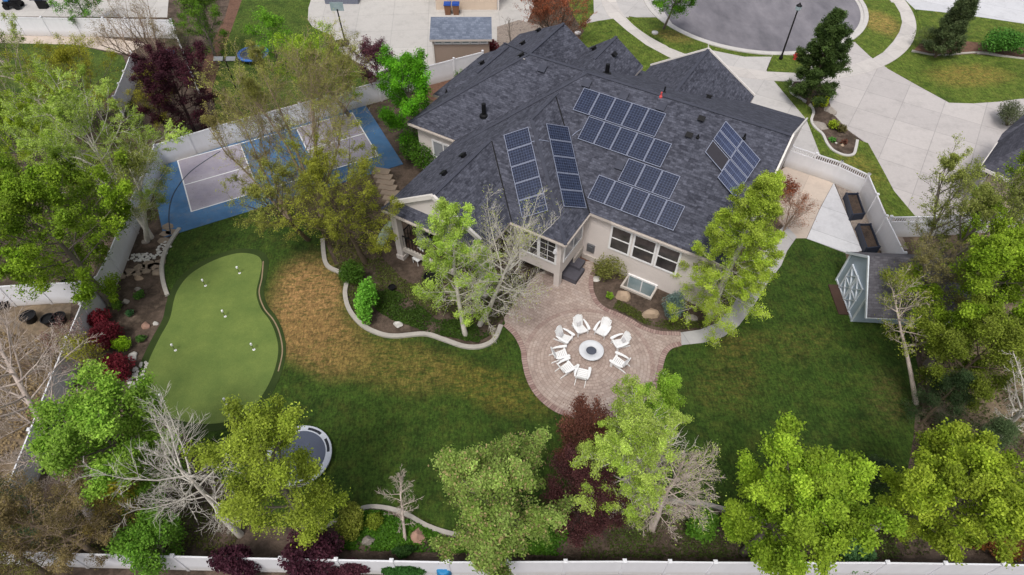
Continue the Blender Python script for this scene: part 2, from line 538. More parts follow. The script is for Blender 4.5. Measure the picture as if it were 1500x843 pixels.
# bed with ground cover along the back fence is plain soil; a darker planted strip beside it
green_px = [(352, 372), (375, 375), (384, 386), (380, 410), (376, 430), (382, 452), (395, 470), (404, 490), (408, 515), (402, 545), (388, 575), (368, 600), (338, 617),
            (300, 622), (258, 615), (226, 597), (215, 570), (216, 538), (233, 499), (249, 469), (255, 443), (261, 426), (276, 406), (299, 390), (326, 378)]
gq = smooth_poly([P(*p) for p in green_px], True, 6)
ar = sum(gq[i].x * gq[(i + 1) % len(gq)].y - gq[(i + 1) % len(gq)].x * gq[i].y for i in range(len(gq)))
if ar < 0: gq.reverse()
L_, R_ = ribbon_pts(gq, 0.85, True)
sheet('green_fringe', [(p.x, p.y) for p in R_], 0.05, M['fringe'], px=False)
sheet('putting_green', [(p.x, p.y) for p in gq], 0.065, M['green'], px=False)
ribbon('green_edging', [(386, 384), (384, 408), (380, 430), (387, 452), (401, 470), (410, 490), (414, 516), (408, 545)], 0.07, -0.05, 0.06, M['edging_tan'])

# brick patio
patio_px = [(738, 466), (741, 480), (757, 494), (766, 514), (768, 530), (773, 552), (782, 573), (797, 590), (816, 604), (838, 611), (862, 614), (893, 611), (925, 600),
            (950, 580), (965, 556), (969, 535), (974, 519), (983, 510), (998, 506), (997, 488), (966, 487), (943, 480), (922, 468), (903, 459), (888, 453), (876, 444), (869, 432),
            (866, 420), (867, 406), (872, 396), (868, 384), (850, 384), (812, 392), (786, 402), (768, 425), (752, 447)]
sheet('brick_patio', patio_px, 0.06, M['paver'], smooth=False)
ribbon('patio_border', [(740, 476), (756, 492), (766, 512), (768.5, 530), (773.5, 552), (783, 572), (798, 589), (817, 602), (839, 609.5), (862, 612.5), (892, 609.5), (924, 598),
                        (949, 579), (963.5, 556), (967.5, 535), (973, 518.5), (982, 509), (997, 504.5)], 0.3, -0.05, 0.066, M['border'])
ribbon('patio_border', [(997, 490), (966, 488.5), (942, 481.5), (921, 469.5), (902, 460.5), (887, 454.5), (875, 445), (868, 432), (865.5, 420), (866.5, 407), (871, 397)], 0.28, -0.05, 0.064, M['border'])
# concrete walk round the house to the gate
sheet('path', [(997, 506.5), (1030, 503), (1060, 494), (1082, 478), (1102, 452), (1124, 416), (1144, 390), (1153, 368), (1167, 348), (1150, 330), (1134, 345), (1122, 366),
               (1106, 392), (1088, 424), (1068, 455), (1050, 474), (1025, 484), (997, 488)], 0.055, M['walk'])
sheet('side_pad', [(1120, 300), (1134, 258), (1152, 244), (1226, 262), (1220, 270), (1200, 307), (1181, 350), (1166, 350), (1148, 332)], 0.05, M['pad_tan'])
sheet('side_pad', [(1221, 269), (1262, 368), (1246, 373.5), (1181.5, 350.5), (1200.5, 307.5)], 0.058, M['pad_new'])
sheet('gravel_strip', [(1222, 268), (1284, 268), (1330, 366), (1263, 368)], 0.045, M['gravel'])
sheet('gravel_strip', [(845, 370), (866, 372), (872, 395), (866, 400), (852, 386)], 0.03, M['bark'])

# street: cul-de-sac, gutter, sidewalk ring
CX, CY = 24.132, 63.097
def ring(name, r0, r1, a0, a1, z, mat, n=72, thick=0.1):
    pts = [(CX + r1 * math.cos(a0 + (a1 - a0) * i / n), CY + r1 * math.sin(a0 + (a1 - a0) * i / n)) for i in range(n + 1)]
    pts += [(CX + r0 * math.cos(a1 + (a0 - a1) * i / n), CY + r0 * math.sin(a1 + (a0 - a1) * i / n)) for i in range(n + 1)]
    return sheet(name, pts, z, mat, px=False, thick=thick)
disc = [(CX + 10.25 * math.cos(2 * PI * i / 96), CY + 10.25 * math.sin(2 * PI * i / 96)) for i in range(96)]
sheet('road', disc, 0.02, M['asphalt'], px=False)
sheet('road', [(CX - 5, CY + 9), (CX + 5, CY + 9), (CX + 5, CY + 60), (CX - 5, CY + 60)], 0.024, M['asphalt'], px=False)
ring('verge', 10.9, 18.5, rad(150), rad(395), 0.016, M['front_lawn'])
ring('kerb', 10.25, 10.55, rad(120), rad(430), 0.03, M['curb'])
ring('kerb', 10.55, 10.95, rad(120), rad(430), 0.11, M['curb'])
# drives and sidewalks
sheet('driveway', [(1036, 60), (1040, 74), (1090, 84), (1145, 84), (1132, 80), (1120, 110), (1162, 120), (1186, 182), (1202, 228), (1160, 240), (1080, 190), (1000, 100), (1000, 78)], 0.04, M['drive_own'])
sheet('driveway', [(1240, 64), (1252, 62), (1278, 87), (1300, 101), (1390, 151.5), (1490, 146), (1560, 142), (1600, 250), (1480, 330), (1330, 330), (1309, 282), (1271, 212),
                   (1240, 190), (1218, 165), (1160, 125), (1166, 95), (1200, 80)], 0.044, M['drive_right'])
sheet('driveway', [(855, 36), (870, 20), (868, -40), (908, -40), (921, 25), (898, 29), (877, 31)], 0.042, M['drive_own'])
sheet('driveway', [(918, 26), (966, 26), (985, 36), (960, 0), (948, -40), (912, -40), (912, 0)], 0.036, M['drive_own'])
sheet('driveway', [(1310, -40), (1640, -40), (1640, 50), (1500, 36), (1342, 16), (1325, 0)], 0.042, M['pad_new'])
ring('sidewalk', 13.72, 15.2, rad(150), rad(380), 0.06, M['sidewalk'])
# front lawns
sheet('front_lawn', [(921, 25), (934, 27), (966, 27), (985, 38.5), (1008, 53), (1037, 66), (1036.5, 73), (1003, 80), (980, 71), (958, 56), (937, 42)], 0.07, M['front_lawn'])
sheet('front_lawn', [(860, 40), (877, 32), (898, 28.5), (918, 46), (946, 67), (984, 87.5), (940, 130), (880, 120), (840, 70)], 0.065, M['front_lawn'])
sheet('front_lawn', [(1132, 81), (1150, 82), (1172, 83), (1190, 84), (1185, 108), (1166, 108), (1123, 106)], 0.07, M['front_lawn'])
sheet('front_lawn', [(1269, 8), (1288, 4), (1309, 5), (1318, 20), (1321, 34), (1317, 48), (1308, 62), (1293, 78), (1278, 87), (1264, 74), (1251, 61.5), (1262, 52), (1270, 40), (1273, 27)], 0.07, M['front_lawn'])
sheet('front_lawn', [(1341, 15), (1380, 19), (1440, 27), (1500, 36), (1600, 50), (1600, 85), (1500, 82), (1440, 70), (1380, 62), (1346, 66), (1348, 40)], 0.066, M['front_lawn'])
sheet('front_lawn', [(1299, 101), (1318, 92), (1336, 78), (1370, 82), (1420, 80), (1500, 88), (1600, 95), (1600, 140), (1500, 145), (1462, 150), (1425, 152.5), (1390, 151.5), (1345, 127)], 0.07, M['front_lawn'])
sheet('front_lawn', [(1134, 120), (1160, 121), (1175, 150), (1230, 190), (1255, 206), (1271, 211), (1290, 245), (1309, 281), (1340, 318), (1300, 318), (1275, 262), (1235, 240), (1201, 227), (1181, 176)], 0.07, M['front_lawn'])
bed_px = [(1161, 121), (1157, 128), (1159, 138), (1172, 146), (1186, 155), (1191, 166), (1188, 178), (1193, 188), (1204, 198), (1211, 212), (1220, 222), (1236, 229), (1249, 228), (1253, 218),
          (1255, 207), (1240, 195), (1227, 180), (1219, 168), (1214, 150), (1218, 132), (1195, 121)]
sheet('planting_bed', bed_px, 0.085, M['soil'])
ribbon('kerb_edging', bed_px[:15], 0.2, 0.0, 0.15, M['curb'])
sheet('planting_bed', [(1336, 77), (1352, 60), (1400, 60), (1500, 72), (1600, 80), (1600, 95), (1500, 88), (1440, 79), (1400, 82), (1365, 82)], 0.085, M['bark'])
ribbon('kerb_edging', [(1335, 76), (1348, 79), (1365, 82), (1385, 82.5), (1410, 80), (1440, 79), (1470, 84), (1510, 89)], 0.2, 0.0, 0.15, M['edging'])
# garden edgings in the back yard
ribbon('kerb_edging', [(473, 352), (478, 388), (498, 401), (508, 412), (506, 432), (512, 455), (530, 477), (555, 490), (580, 494), (622, 491), (650, 499), (680, 509), (705, 509), (724, 499), (734, 478)], 0.26, -0.02, 0.16, M['edging'])
ribbon('kerb_edging', [(264, 336), (254, 350), (243, 370), (238, 392), (240, 414), (246, 434)], 0.24, -0.02, 0.15, M['edging'])
ribbon('kerb_edging', [(470, 776), (490, 766), (528, 747), (555, 744), (590, 752), (625, 771), (657, 782), (690, 788)], 0.2, -0.02, 0.14, M['edging'])
ribbon('kerb_edging', [(760, 768), (800, 752), (850, 740), (900, 733), (960, 733), (1010, 738), (1045, 743), (1095, 758), (1140, 772), (1190, 780), (1240, 792), (1270, 782), (1297, 765), (1320, 745)], 0.2, -0.02, 0.14, M['edging'])
# neighbours behind: concrete pad, lawns, bark path
sheet('yard_pad', [(465, -30), (452, 12), (451, 30), (458, 40), (470, 46), (488, 54), (493, 64), (497, 75), (512, 86), (530, 95), (560, 120), (620, 100), (705, 76), (760, 60), (800, -30)], 0.03, M['pad_back'])
sheet('side_lawn', [(365, -30), (400, -30), (465, -30), (452, 12), (451, 30), (458, 40), (470, 46), (488, 54), (493, 64), (497, 75), (512, 88), (540, 110), (540, 130), (440, 150), (322, 184), (310, 135), (325, 85)], 0.024, M['side_lawn'])
sheet('bark_path', [(345, -30), (366, -30), (345, 30), (326, 85), (312, 135), (300, 140), (290, 118), (303, 80), (330, 25)], 0.02, M['bark'])
sheet('side_lawn', [(-60, 62), (20, 64), (110, 66), (180, 82), (190, 110), (150, 150), (120, 200), (0, 230), (-120, 230)], 0.02, M['side_lawn'])
sheet('yard_pad', [(-60, 48), (60, 50), (140, 54), (215, 64), (185, 80), (110, 66), (20, 64), (-60, 62)], 0.026, M['pad_tan'])
sheet('yard_pad', [(-60, -40), (250, -40), (245, 26), (-60, 24)], 0.02, M['pad_back'])
sheet('yard_pad', [(728, 40), (760, 30), (800, 40), (760, 90), (728, 80)], 0.034, M['gravel'])
sheet('planting_bed', [(600, 142), (660, 110), (720, 78), (735, 70), (720, 95), (640, 150)], 0.036, M['bark'])

# ------------------------------------------------------------------ sport court
ang = rad(27.3)
E1 = Vector((math.cos(ang), math.sin(ang), 0))
E2 = Vector((-E1.y, E1.x, 0))
B0 = P(280.8, 311.1)
def cp(a, b):
    q = B0 + E1 * a + E2 * b
    return (q.x, q.y)
CLn, CWd = 13.3, 6.2
tag(sheet('sport_court', [cp(-2.0, -1.75), cp(CLn + 1.3, -1.75), cp(CLn + 1.3, CWd + 1.45), cp(-2.0, CWd + 1.45)], 0.05, M['court_blue'], px=False), kind='structure')
for a0, a1 in ((0, 4.5), (CLn - 4.5, CLn)):
    sheet('court_zone', [cp(a0, 0), cp(a1, 0), cp(a1, CWd), cp(a0, CWd)], 0.056, M['court_grey'], px=False, thick=0.02)
def court_line(a, b, c, d, wd=0.08, z=0.062, m='line_white'):
    p, q = B0 + E1 * a + E2 * b, B0 + E1 * c + E2 * d
    n = (q - p).normalized()
    n = Vector((-n.y, n.x, 0)) * wd / 2
    e = (q - p).normalized() * wd / 2
    sheet('court_line', [tuple((k)[:2]) for k in (p - n - e, q - n + e, q + n + e, p + n - e)], z, M[m], px=False, thick=0.01)
court_line(0, 0, CLn, 0); court_line(0, CWd, CLn, CWd)
for a in (0, CLn, 4.5, CLn - 4.5):
    court_line(a, 0.09, a, CWd - 0.09, z=0.064)
court_line(0.09, CWd / 2, 4.4, CWd / 2, z=0.066); court_line(CLn - 4.4, CWd / 2, CLn - 0.09, CWd / 2, z=0.066)
arc = [cp(-2.0 + 4.6 * math.cos(t), -1.7 + 0.2 + 4.4 + 5.2 * math.sin(t)) for t in np.linspace(rad(-62), rad(62), 22)]
arc = [cp(-0.6 + 0.95 * 0 + x, y) for x, y in [(-0.95, -1.6), (-0.85, 0.0), (-0.5, 1.7), (0.15, 3.1), (1.2, 4.4), (2.5, 5.3), (3.6, 5.9)]]
ribbon('court_line', arc, 0.07, 0.05, 0.068, M['line_dark'], px=False)
# ================================================================== THE HOUSE
HA = rad(-31.0)
HU = Vector((math.cos(HA), math.sin(HA), 0))
HV = Vector((-HU.y, HU.x, 0))
UP = Vector((0, 0, 1))
def hp(u, v, z=0.0):
    return HU * u + HV * v + UP * z

def shingle_mat(name, base=(68, 70, 81), lo=(40, 41, 50), hi=(106, 108, 121), rw=0.14, tw=0.27):
    t = NT(name)
    uv = t.n('ShaderNodeUVMap').outputs[0]
    p = t.pos()
    br = t.n('ShaderNodeTexBrick', {'Vector': uv, 'Color1': C(*lo), 'Color2': C(*hi), 'Mortar': C(*[int(x * 0.78) for x in lo]), 'Scale': 1.0,
             'Mortar Size': 0.010, 'Mortar Smooth': 0.1, 'Bias': -0.2, 'Brick Width': tw, 'Row Height': rw})
    br.offset = 0.37
    b2 = t.n('ShaderNodeTexBrick', {'Vector': t.map(uv, loc=(7.3, 3.1 * rw, 0)), 'Color1': C(*lo), 'Color2': C(*hi), 'Mortar': C(*lo), 'Scale': 1.0,
             'Mortar Size': 0.004, 'Bias': 0.0, 'Brick Width': tw * 1.7, 'Row Height': rw * 2})
    b2.offset = 0.61
    c = t.mix(0.3, br.outputs[0], b2.outputs[0])
    wn = t.n('ShaderNodeTexNoise', {'Vector': t.map(uv, scale=(4.5, 7.5, 1)), 'Scale': 1.0, 'Detail': 3, 'Roughness': 0.75}).outputs['Fac']
    c = t.mix(0.4, c, t.ramp(wn, [(0.3, C(*lo)), (0.5, C(*base)), (0.7, C(*hi))]))
    c = t.mix(1.0, c, t.gray(t.noise(p, 0.3, 5, 0.6), 0.86, 1.16), 'MULTIPLY')
    t.bump(br.outputs['Fac'], -0.5, 0.03)
    return t.out(c, 0.92)
M['shingle'] = shingle_mat('roof_shingle')
M['cap'] = plain('roof_cap_shingle', C(70, 72, 83), 0.92, 0, 0.25, 2.0)
M['trim'] = plain('white_trim', C(222, 216, 210), 0.55, 0, 0.06, 2.0)
M['fascia'] = plain('fascia_beige', C(196, 186, 178), 0.6, 0, 0.08, 2.0)
def stucco(name, c):
    t = NT(name)
    p = t.pos()
    k = t.mix(1.0, c, t.gray(t.noise(p, 0.8, 6, 0.65), 0.88, 1.1), 'MULTIPLY')
    k = t.mix(1.0, k, t.gray(t.noise(p, 18, 3, 0.7), 0.9, 1.1), 'MULTIPLY')
    t.bump(t.noise(p, 30, 3, 0.7), 0.3, 0.02)
    return t.out(k, 0.9)
M['stucco'] = stucco('stucco_wall', C(216, 207, 202))
M['stucco_tan'] = stucco('stucco_tan', C(152, 134, 122))
M['stucco_beige'] = stucco('stucco_beige', C(206, 188, 170))
M['found'] = stucco('foundation', C(190, 182, 174))
M['vinyl'] = plain('white_vinyl', C(226, 225, 230), 0.4, 0, 0.05, 1.5)
M['vinyl_frame'] = plain('white_window_frame', C(236, 235, 236), 0.4, 0, 0.04, 3)
def glass(name, c, c2, rough=0.06):
    t = NT(name)
    f = t.noise(t.pos(), 0.9, 4, 0.6)
    t.b.inputs['Specular IOR Level'].default_value = 0.6
    return t.out(t.ramp(f, [(0.35, c), (0.65, c2)]), rough)
M['glass'] = glass('dark_window_glass', C(50, 48, 50), C(84, 80, 80))
M['glass_pale'] = glass('curtained_window_glass', C(130, 150, 156), C(168, 182, 186), 0.15)
M['glass_room'] = glass('window_glass_blinds', C(130, 134, 142), C(160, 162, 168), 0.15)
M['black'] = plain('black_metal', C(26, 26, 28), 0.5, 0.2, 0.1, 4)
M['grey_metal'] = plain('grey_metal', C(130, 132, 136), 0.45, 0.6, 0.1, 4)
M['dark_stone'] = plain('dark_stone', C(84, 82, 90), 0.85, 0, 0.25, 2.5)
M['wood_dark'] = plain('dark_timber', C(76, 58, 50), 0.8, 0, 0.2, 3)

def slope_face(mb, pts, mi=0):
    """roof facet with UV: x along the eave, y up the slope"""
    pts = [Vector(p) for p in pts]
    n = (pts[1] - pts[0]).cross(pts[2] - pts[0])
    if n.z < 0:
        pts.reverse()
        n = -n
    n.normalize()
    h = UP.cross(n)
    h = h.normalized() if h.length > 1e-5 else HU
    s = n.cross(h)
    mb.face(pts, mi, [(p.dot(h), p.dot(s)) for p in pts])

def wing(mb, u0, u1, v0, v1, axis, ez, rz, h0=0.0, h1=0.0, ridge=None, fas=0.2, ez2=None, trimmi=1, gabmi=2, rake=False, e0=None, e1=None):
    """one roof volume over a rectangle in house axes; axis = ridge direction; h0/h1 hip insets (0 = gable)"""
    if axis == 'u':
        ra = ridge if ridge is not None else (v0 + v1) / 2
        q = [hp(u0, v0, ez), hp(u1, v0, ez), hp(u1, v1, ez2 if ez2 is not None else ez), hp(u0, v1, ez2 if ez2 is not None else ez)]
        r0, r1 = hp(u0 + h0, ra, rz), hp(u1 - h1, ra, rz)
    else:
        ra = ridge if ridge is not None else (u0 + u1) / 2
        q = [hp(u1, v0, ez2 if ez2 is not None else ez), hp(u1, v1, ez2 if ez2 is not None else ez), hp(u0, v1, ez), hp(u0, v0, ez)]
        r0, r1 = hp(ra, v0 + h0, rz), hp(ra, v1 - h1, rz)
    if e0: q[0], q[3] = e0
    if e1: q[1], q[2] = e1
    slope_face(mb, [q[0], q[1], r1, r0])
    slope_face(mb, [q[2], q[3], r0, r1])
    for (a, b, r, h) in ((q[3], q[0], r0, h0), (q[1], q[2], r1, h1)):
        if h > 0:
            slope_face(mb, [a, b, r])
        else:
            mb.face([a, b, r], gabmi)
    dn = Vector((0, 0, -fas))
    for i in range(4):
        a, b = q[i], q[(i + 1) % 4]
        mb.face([a + dn, b + dn, b, a], trimmi)
    mb.face([p + dn for p in q][::-1], 3)
    return q, r0, r1

house = thing('house', 'beige stucco single storey house with dark grey hip roof and solar arrays', 'house', tuple(hp(-11, 32, 0)), HA)
rb = MB()
EZ = 4.2
wM = wing(rb, -20.67, -1.67, 25.47, 41.40, 'u', EZ, 8.20, 6.45, 0, ridge=32.75)
wB = wing(rb, -20.665, -10.03, 22.45, 33.0, 'v', EZ - .004, 7.36, 5.30, 0)
wV = wing(rb, -20.66, -13.60, 20.22, 30.0, 'v', EZ - .012, 6.30, 0, 0)
wS = wing(rb, -20.655, -13.605, 19.55, 27.0, 'v', EZ - .03, 6.24, 3.5, 0)
wN = wing(rb, -24.5, -12.9, 27.2, 39.6, 'u', EZ, 7.85, 5.75, 0)
wR = wing(rb, -24.2, -15.6, 33.0, 38.5, 'v', EZ, 7.70, 0, 0, ridge=-18.9, e1=(hp(-15.6, 38.5, 5.6), hp(-24.2, 41.4, EZ)))
wP = wing(rb, -25.05, -20.4, 30.85, 37.3, 'v', EZ - .006, 5.45, 2.2, 0, ridge=-22.75)
wG = wing(rb, -17.3, -12.8, 33.0, 38.95, 'v', 6.0, 7.55, 0, 0, ridge=-15.05)
wF = wing(rb, -13.35, -5.5, 33.0, 42.3, 'v', EZ + .006, 6.6, 0, 0, ridge=-9.45)
roof = rb.build('roof', [M['shingle'], M['fascia'], M['stucco'], M['stucco_tan']], house)
bvh = BVHTree.FromPolygons([Vector(p) for p in rb.v], rb.f)
def roof_hit(px, py):
    a, d = ray(px, py)
    loc, n, i, ds = bvh.ray_cast(a, d)
    if n is not None and n.z < 0:
        n = -n
    return loc, n

# ridge and hip cap shingles, valley flashing (parts of the roof)
def cap(a, b, lift=0.010, wd=0.2):
    cb = MB()
    cb.beam(a + UP * lift, b + UP * lift, wd, 0.035)
    cb.build('ridge_cap', M['cap'], roof)
cap(wM[1], wM[2]); cap(wM[0][0], wM[1])
cap(wB[1], hp(-15.35, 31.0, 7.36)); cap(wB[0][0], wB[1])
cap(wV[1], hp(-17.13, 25.9, 6.3))
cap(wN[1], wN[2]); cap(wN[0][0], wN[1]); cap(wN[0][3], wN[1])
cap(wR[1] + HV * 0.3, wR[2]); cap(wG[1] + HV * 2.5, wG[2]); cap(wF[1] + HV * 2.6, wF[2]); cap(wS[0][3], hp(-20.0, 20.2, 4.55)); cap(wP[1], wP[2])

def valley(a, b):
    fb = MB()
    pts = []
    for i in range(9):
        q = a.lerp(b, i / 8)
        hit = bvh.ray_cast(Vector((q.x, q.y, 30)), Vector((0, 0, -1)))[0]
        if hit: pts.append(hit + UP * 0.02)
    for p, q in zip(pts, pts[1:]):
        fb.beam(p, q, 0.07, 0.03)
    fb.build('valley_flashing', M['black'], roof)
valley(hp(-13.55, 22.5), hp(-17.0, 25.95)); valley(hp(-10.05, 25.45), hp(-15.25, 30.65))

# porch gable rakes and E gable trim
def rake(a, r, out, wd=0.16, ht=0.26):
    tb = MB()
    tb.beam(a + out, r + out, wd, ht, up=UP)
    tb.build('rake_board', M['trim'], roof)
out = -HV * 0.12
gp = hp(-17.13, 20.22, 6.30)
rake(hp(-20.1, 20.22, 4.51), gp, out); rake(hp(-14.1, 20.22, 4.49), gp, out)
rake(wM[0][1], wM[2], HU * 0.06, 0.1, 0.22); rake(wM[0][2], wM[2], HU * 0.06, 0.1, 0.22)
rake(wF[0][1], wF[2], HV * 0.06, 0.1, 0.2); rake(wF[0][2], wF[2], HV * 0.06, 0.1, 0.2)
for (a, b) in ((wM[0][0] + HU * 12.0, wM[0][1]), (wB[0][3] * 0.35 + wB[0][0] * 0.65, wB[0][0]), (wB[0][0], hp(-10.03, 25.4, EZ)), (wN[0][0], hp(-20.8, 27.2, EZ)), (wN[0][3] * 0.42 + wN[0][0] * 0.58, wN[0][0]),
               (wV[0][3] + HV * 7.4, wV[0][3]), (wS[0][3], wS[0][0]), (wP[0][2], wP[0][3]), (wF[0][3] - HU * 0, wF[0][2])):
    d = (b - a).normalized()
    o2 = d.cross(UP) * 0.03
    gt = MB()
    gt.beam(a + o2 - UP * 0.13, b + o2 - UP * 0.13, 0.05, 0.11)
    gt.build('gutter', M['fascia'], roof)

# walls -----------------------------------------------------------
wb = MB()
def wall_prism(mb, uvpts, z0, z1, mi=0):
    q = [hp(u, v, 0) for u, v in uvpts]
    ar = sum(q[i].x * q[(i + 1) % len(q)].y - q[(i + 1) % len(q)].x * q[i].y for i in range(len(q)))
    if ar < 0: q.reverse()
    for i in range(len(q)):
        a, b = q[i], q[(i + 1) % len(q)]
        mb.face([a + UP * z0, b + UP * z0, b + UP * z1, a + UP * z1], mi)
    for tri in tessellate_polygon([q]):
        mb.face([q[i] + UP * z1 for i in tri], mi)
VW, VB, UB = 25.85, 22.80, -10.42
wall_prism(wb, [(-24.1, 27.6), (-20.3, 27.6), (-20.3, 24.6), (-13.3, 24.6), (-13.3, 25.0), (UB - 0.003, 25.0), (UB - 0.003, VW), (-2.1, VW), (-2.1, 41.0), (-13.0, 41.0), (-13.0, 38.5),
                (-24.0, 38.5), (-24.0, 36.8), (-24.65, 36.8), (-24.65, 31.2), (-24.1, 31.2)], -0.05, 4.02)
wb.build('wall', M['stucco'], house)
w2 = MB()
wall_prism(w2, [(-13.2, VB), (UB, VB), (UB, 25.9), (-13.2, 25.9)], 1.05, 4.03)
w2.face([hp(-13.2, VB, 1.05), hp(-13.2, 25.9, 1.05), hp(UB, 25.9, 1.05), hp(UB, VB, 1.05)], 0)
w2.build('bay_wall', M['stucco'], house)
w3 = MB()
wall_prism(w3, [(-16.9, 34), (-13.1, 34), (-13.1, 38.6), (-16.9, 38.6)], 3.9, 5.85)
wall_prism(w3, [(-13.0, 34), (-5.9, 34), (-5.9, 41.9), (-13.0, 41.9)], -0.05, 4.02)
w3.build('front_wall', M['stucco'], house)
fo = MB()
fo.box(hp((-10.35 - 7.3) / 2, VW - 0.03, 0.2), (3.05, 0.09, 0.4), HA)
fo.box(hp(UB + .06, 25.2, 0.75), (0.1, 1.2, 0.5), HA)
fo.build('foundation_strip', M['found'], house)
# bay corner post, step block under the bay
po = MB()
po.box(hp(UB - 0.17, VB + 0.17, 0.53), (0.36, 0.36, 1.08), HA)
po.build('corner_post', M['stucco'], house)
st = MB()
st.box(hp(-10.15, 24.1, 0.2), (1.1, 1.2, 0.4), HA)
st.box(hp(-10.3, 24.75, 0.5), (1.0, 0.8, 0.22), HA)
st.build('entry_step', M['dark_stone'], house)
# windows ---------------------------------------------------------
def wall_uz(px, py, axis, val):
    n, p0 = (HV, HV * val) if axis == 'v' else (HU, HU * val)
    q = on_plane(px, py, p0, n)
    return (q.dot(HU) if axis == 'v' else q.dot(HV)), q.z
def window(c, wd, ht, yaw, gmat, kind='double_hung', grid=None, name='window', parent=None):
    """c = centre on the wall face; yaw = wall's outward direction angle; frame proud of wall"""
    parent = parent or house
    nrm = Vector((math.cos(yaw), math.sin(yaw), 0))
    tan = Vector((-nrm.y, nrm.x, 0))
    R = Matrix((tan, nrm, UP)).transposed()
    f = MB()
    fw, dp = 0.12, 0.12
    def bx(x, z, dx, dz, y=0.0, d=dp):
        f.box(c + tan * x + UP * z + nrm * y, (dx, d, dz), M4=R)
    bx(-wd / 2, 0, fw, ht + fw); bx(wd / 2, 0, fw, ht + fw); bx(0, ht / 2, wd - fw, fw); bx(0, -ht / 2, wd - fw, fw)
    if kind == 'double_hung':
        bx(0, 0, wd - fw, 0.07, 0.005, 0.1)
    if kind == 'slider':
        bx(0, 0, 0.07, ht - fw, 0.005, 0.1)
    if grid:
        for g in grid[0]: bx(g, 0, 0.035, ht - fw, 0.0, 0.06)
        for g in grid[1]: bx(0, g, wd - fw, 0.035, 0.002, 0.055)
    fr = f.build(name, M['vinyl_frame'], parent)
    g = MB()
    g.box(c + nrm * 0.012, (wd - fw * 0.5, 0.03, ht - fw * 0.5), M4=R)
    g.build('pane', gmat, fr)
    return fr
yawS = math.atan2(-HV.y, -HV.x)
yawE = math.atan2(HU.y, HU.x)
for tl, br in (((898, 329), (920, 374)), ((931, 344), (955, 388)), ((966.5, 358.5), (989, 402))):
    u0, z1 = wall_uz(*tl, 'v', VW)
    u1, z0 = wall_uz(*br, 'v', VW)
    window(hp((u0 + u1) / 2, VW, 2.68), abs(u1 - u0) - 0.0, 1.85, yawS, M['glass'])
# bay: big corner windows
u0, z1 = wall_uz(769, 335, 'v', VB)
window(hp(-12.45, VB, 2.85), 1.1, 1.75, yawS, M['glass'], 'picture', ((-0.0,), (-0.3, 0.3)))
window(hp(-11.28, VB, 2.85), 1.1, 1.75, yawS, M['glass'], 'picture', ((-0.0,), (-0.45, 0.0, 0.45)))
window(hp(UB, 24.35, 2.85), 2.3, 1.7, yawE, M['glass_room'], 'slider')
# NW wing bedroom window
u0, z1 = wall_uz(631, 195, 'v', 27.6)
u1, z0 = wall_uz(662, 222, 'v', 27.6)
window(hp(-22.0, 27.6, 2.5), 1.75, 1.35, yawS, M['glass_room'], 'slider')
# basement window in its sunken well
bw = MB()
ub, ue, vb, ve = WELL
def wq(u, v, z): return hp(u, v, z)
bw.face([wq(ub, ve - .02, -1.2), wq(ue, ve - .02, -1.2), wq(ue, ve - .02, 0.02), wq(ub, ve - .02, 0.02)])
bw.build('basement_wall', M['stucco'], house)
window(hp(-6.2, ve - .05, -0.36), 1.8, 1.2, yawS, M['glass_pale'], 'slider', name='basement_window')
ww = MB()
ww.box(hp(ub + .06, (vb + ve) / 2 - .04, -0.5), (0.12, ve - vb - .1, 1.3), HA)
ww.box(hp(ue - .06, (vb + ve) / 2 - .04, -0.5), (0.12, ve - vb - .1, 1.3), HA)
ww.box(hp((ub + ue) / 2, vb + .06, -0.502), (ue - ub, 0.12, 1.31), HA)
ww.build('window_well', M['found'], house)
wf = MB()
wf.box(hp((ub + ue) / 2, (vb + ve) / 2, -1.12), (ue - ub, ve - vb, 0.05), HA)
wf.build('well_floor', M['gravel'], house)
# wall lamp, meter box, downspout
ml = MB()
p = on_plane(866, 363, HV * VW, HV)
ml.box(p - HV * 0.06, (0.5, 0.12, 0.6), HA)
ml.box(p - HV * 0.14 + UP * 0.05, (0.26, 0.08, 0.26), HA)
ml.build('meter_box', M['grey_metal'], house)
lm = MB()
p = on_plane(814, 367, HV * VB, HV)
lm.lathe(p - HV * 0.1 - UP * 0.15, [(0.1, 0), (0.12, 0.04), (0.06, 0.28), (0.02, 0.34)], 10)
lm.build('wall_lamp', M['vinyl'], house)
# porch: columns, deck, railing -----------------------------------
for u, v in ((-20.1, 20.0), (-13.95, 20.0)):
    pc = MB()
    pc.box(hp(u, v, 2.0), (0.42, 0.42, 4.0), HA)
    pc.box(hp(u, v, 0.15), (0.54, 0.54, 0.34), HA)
    pc.build('porch_column', M['stucco'], house)
dk_ = MB()
dk_.box(hp(-16.95, 22.3, 0.85), (6.6, 4.4, 0.16), HA)
dk_.build('porch_deck', M['wood_dark'], house)
bm_ = MB()
bm_.box(hp(-16.95, 20.02, 0.8), (6.3, 0.2, 0.3), HA)
bm_.box(hp(-16.95, 19.98, 3.85), (6.3, 0.24, 0.28), HA)
bm_.build('porch_beam', M['found'], house)
rl = MB()
for k in range(26):
    rl.box(hp(-19.9 + k * 0.235, 20.05, 1.42), (0.03, 0.03, 0.95), HA)
rl.box(hp(-16.95, 20.05, 1.92), (6.1, 0.06, 0.06), HA)
for k in range(16):
    rl.box(hp(-20.12, 20.3 + k * 0.26, 1.42), (0.03, 0.03, 0.95), HA)
rl.box(hp(-20.12, 22.3, 1.92), (0.06, 4.2, 0.06), HA)
rl.build('railing', M['black'], house)
window(hp(-16.8, 24.6, 2.4), 3.2, 2.1, yawS, M['glass'], 'slider', name='sliding_door')
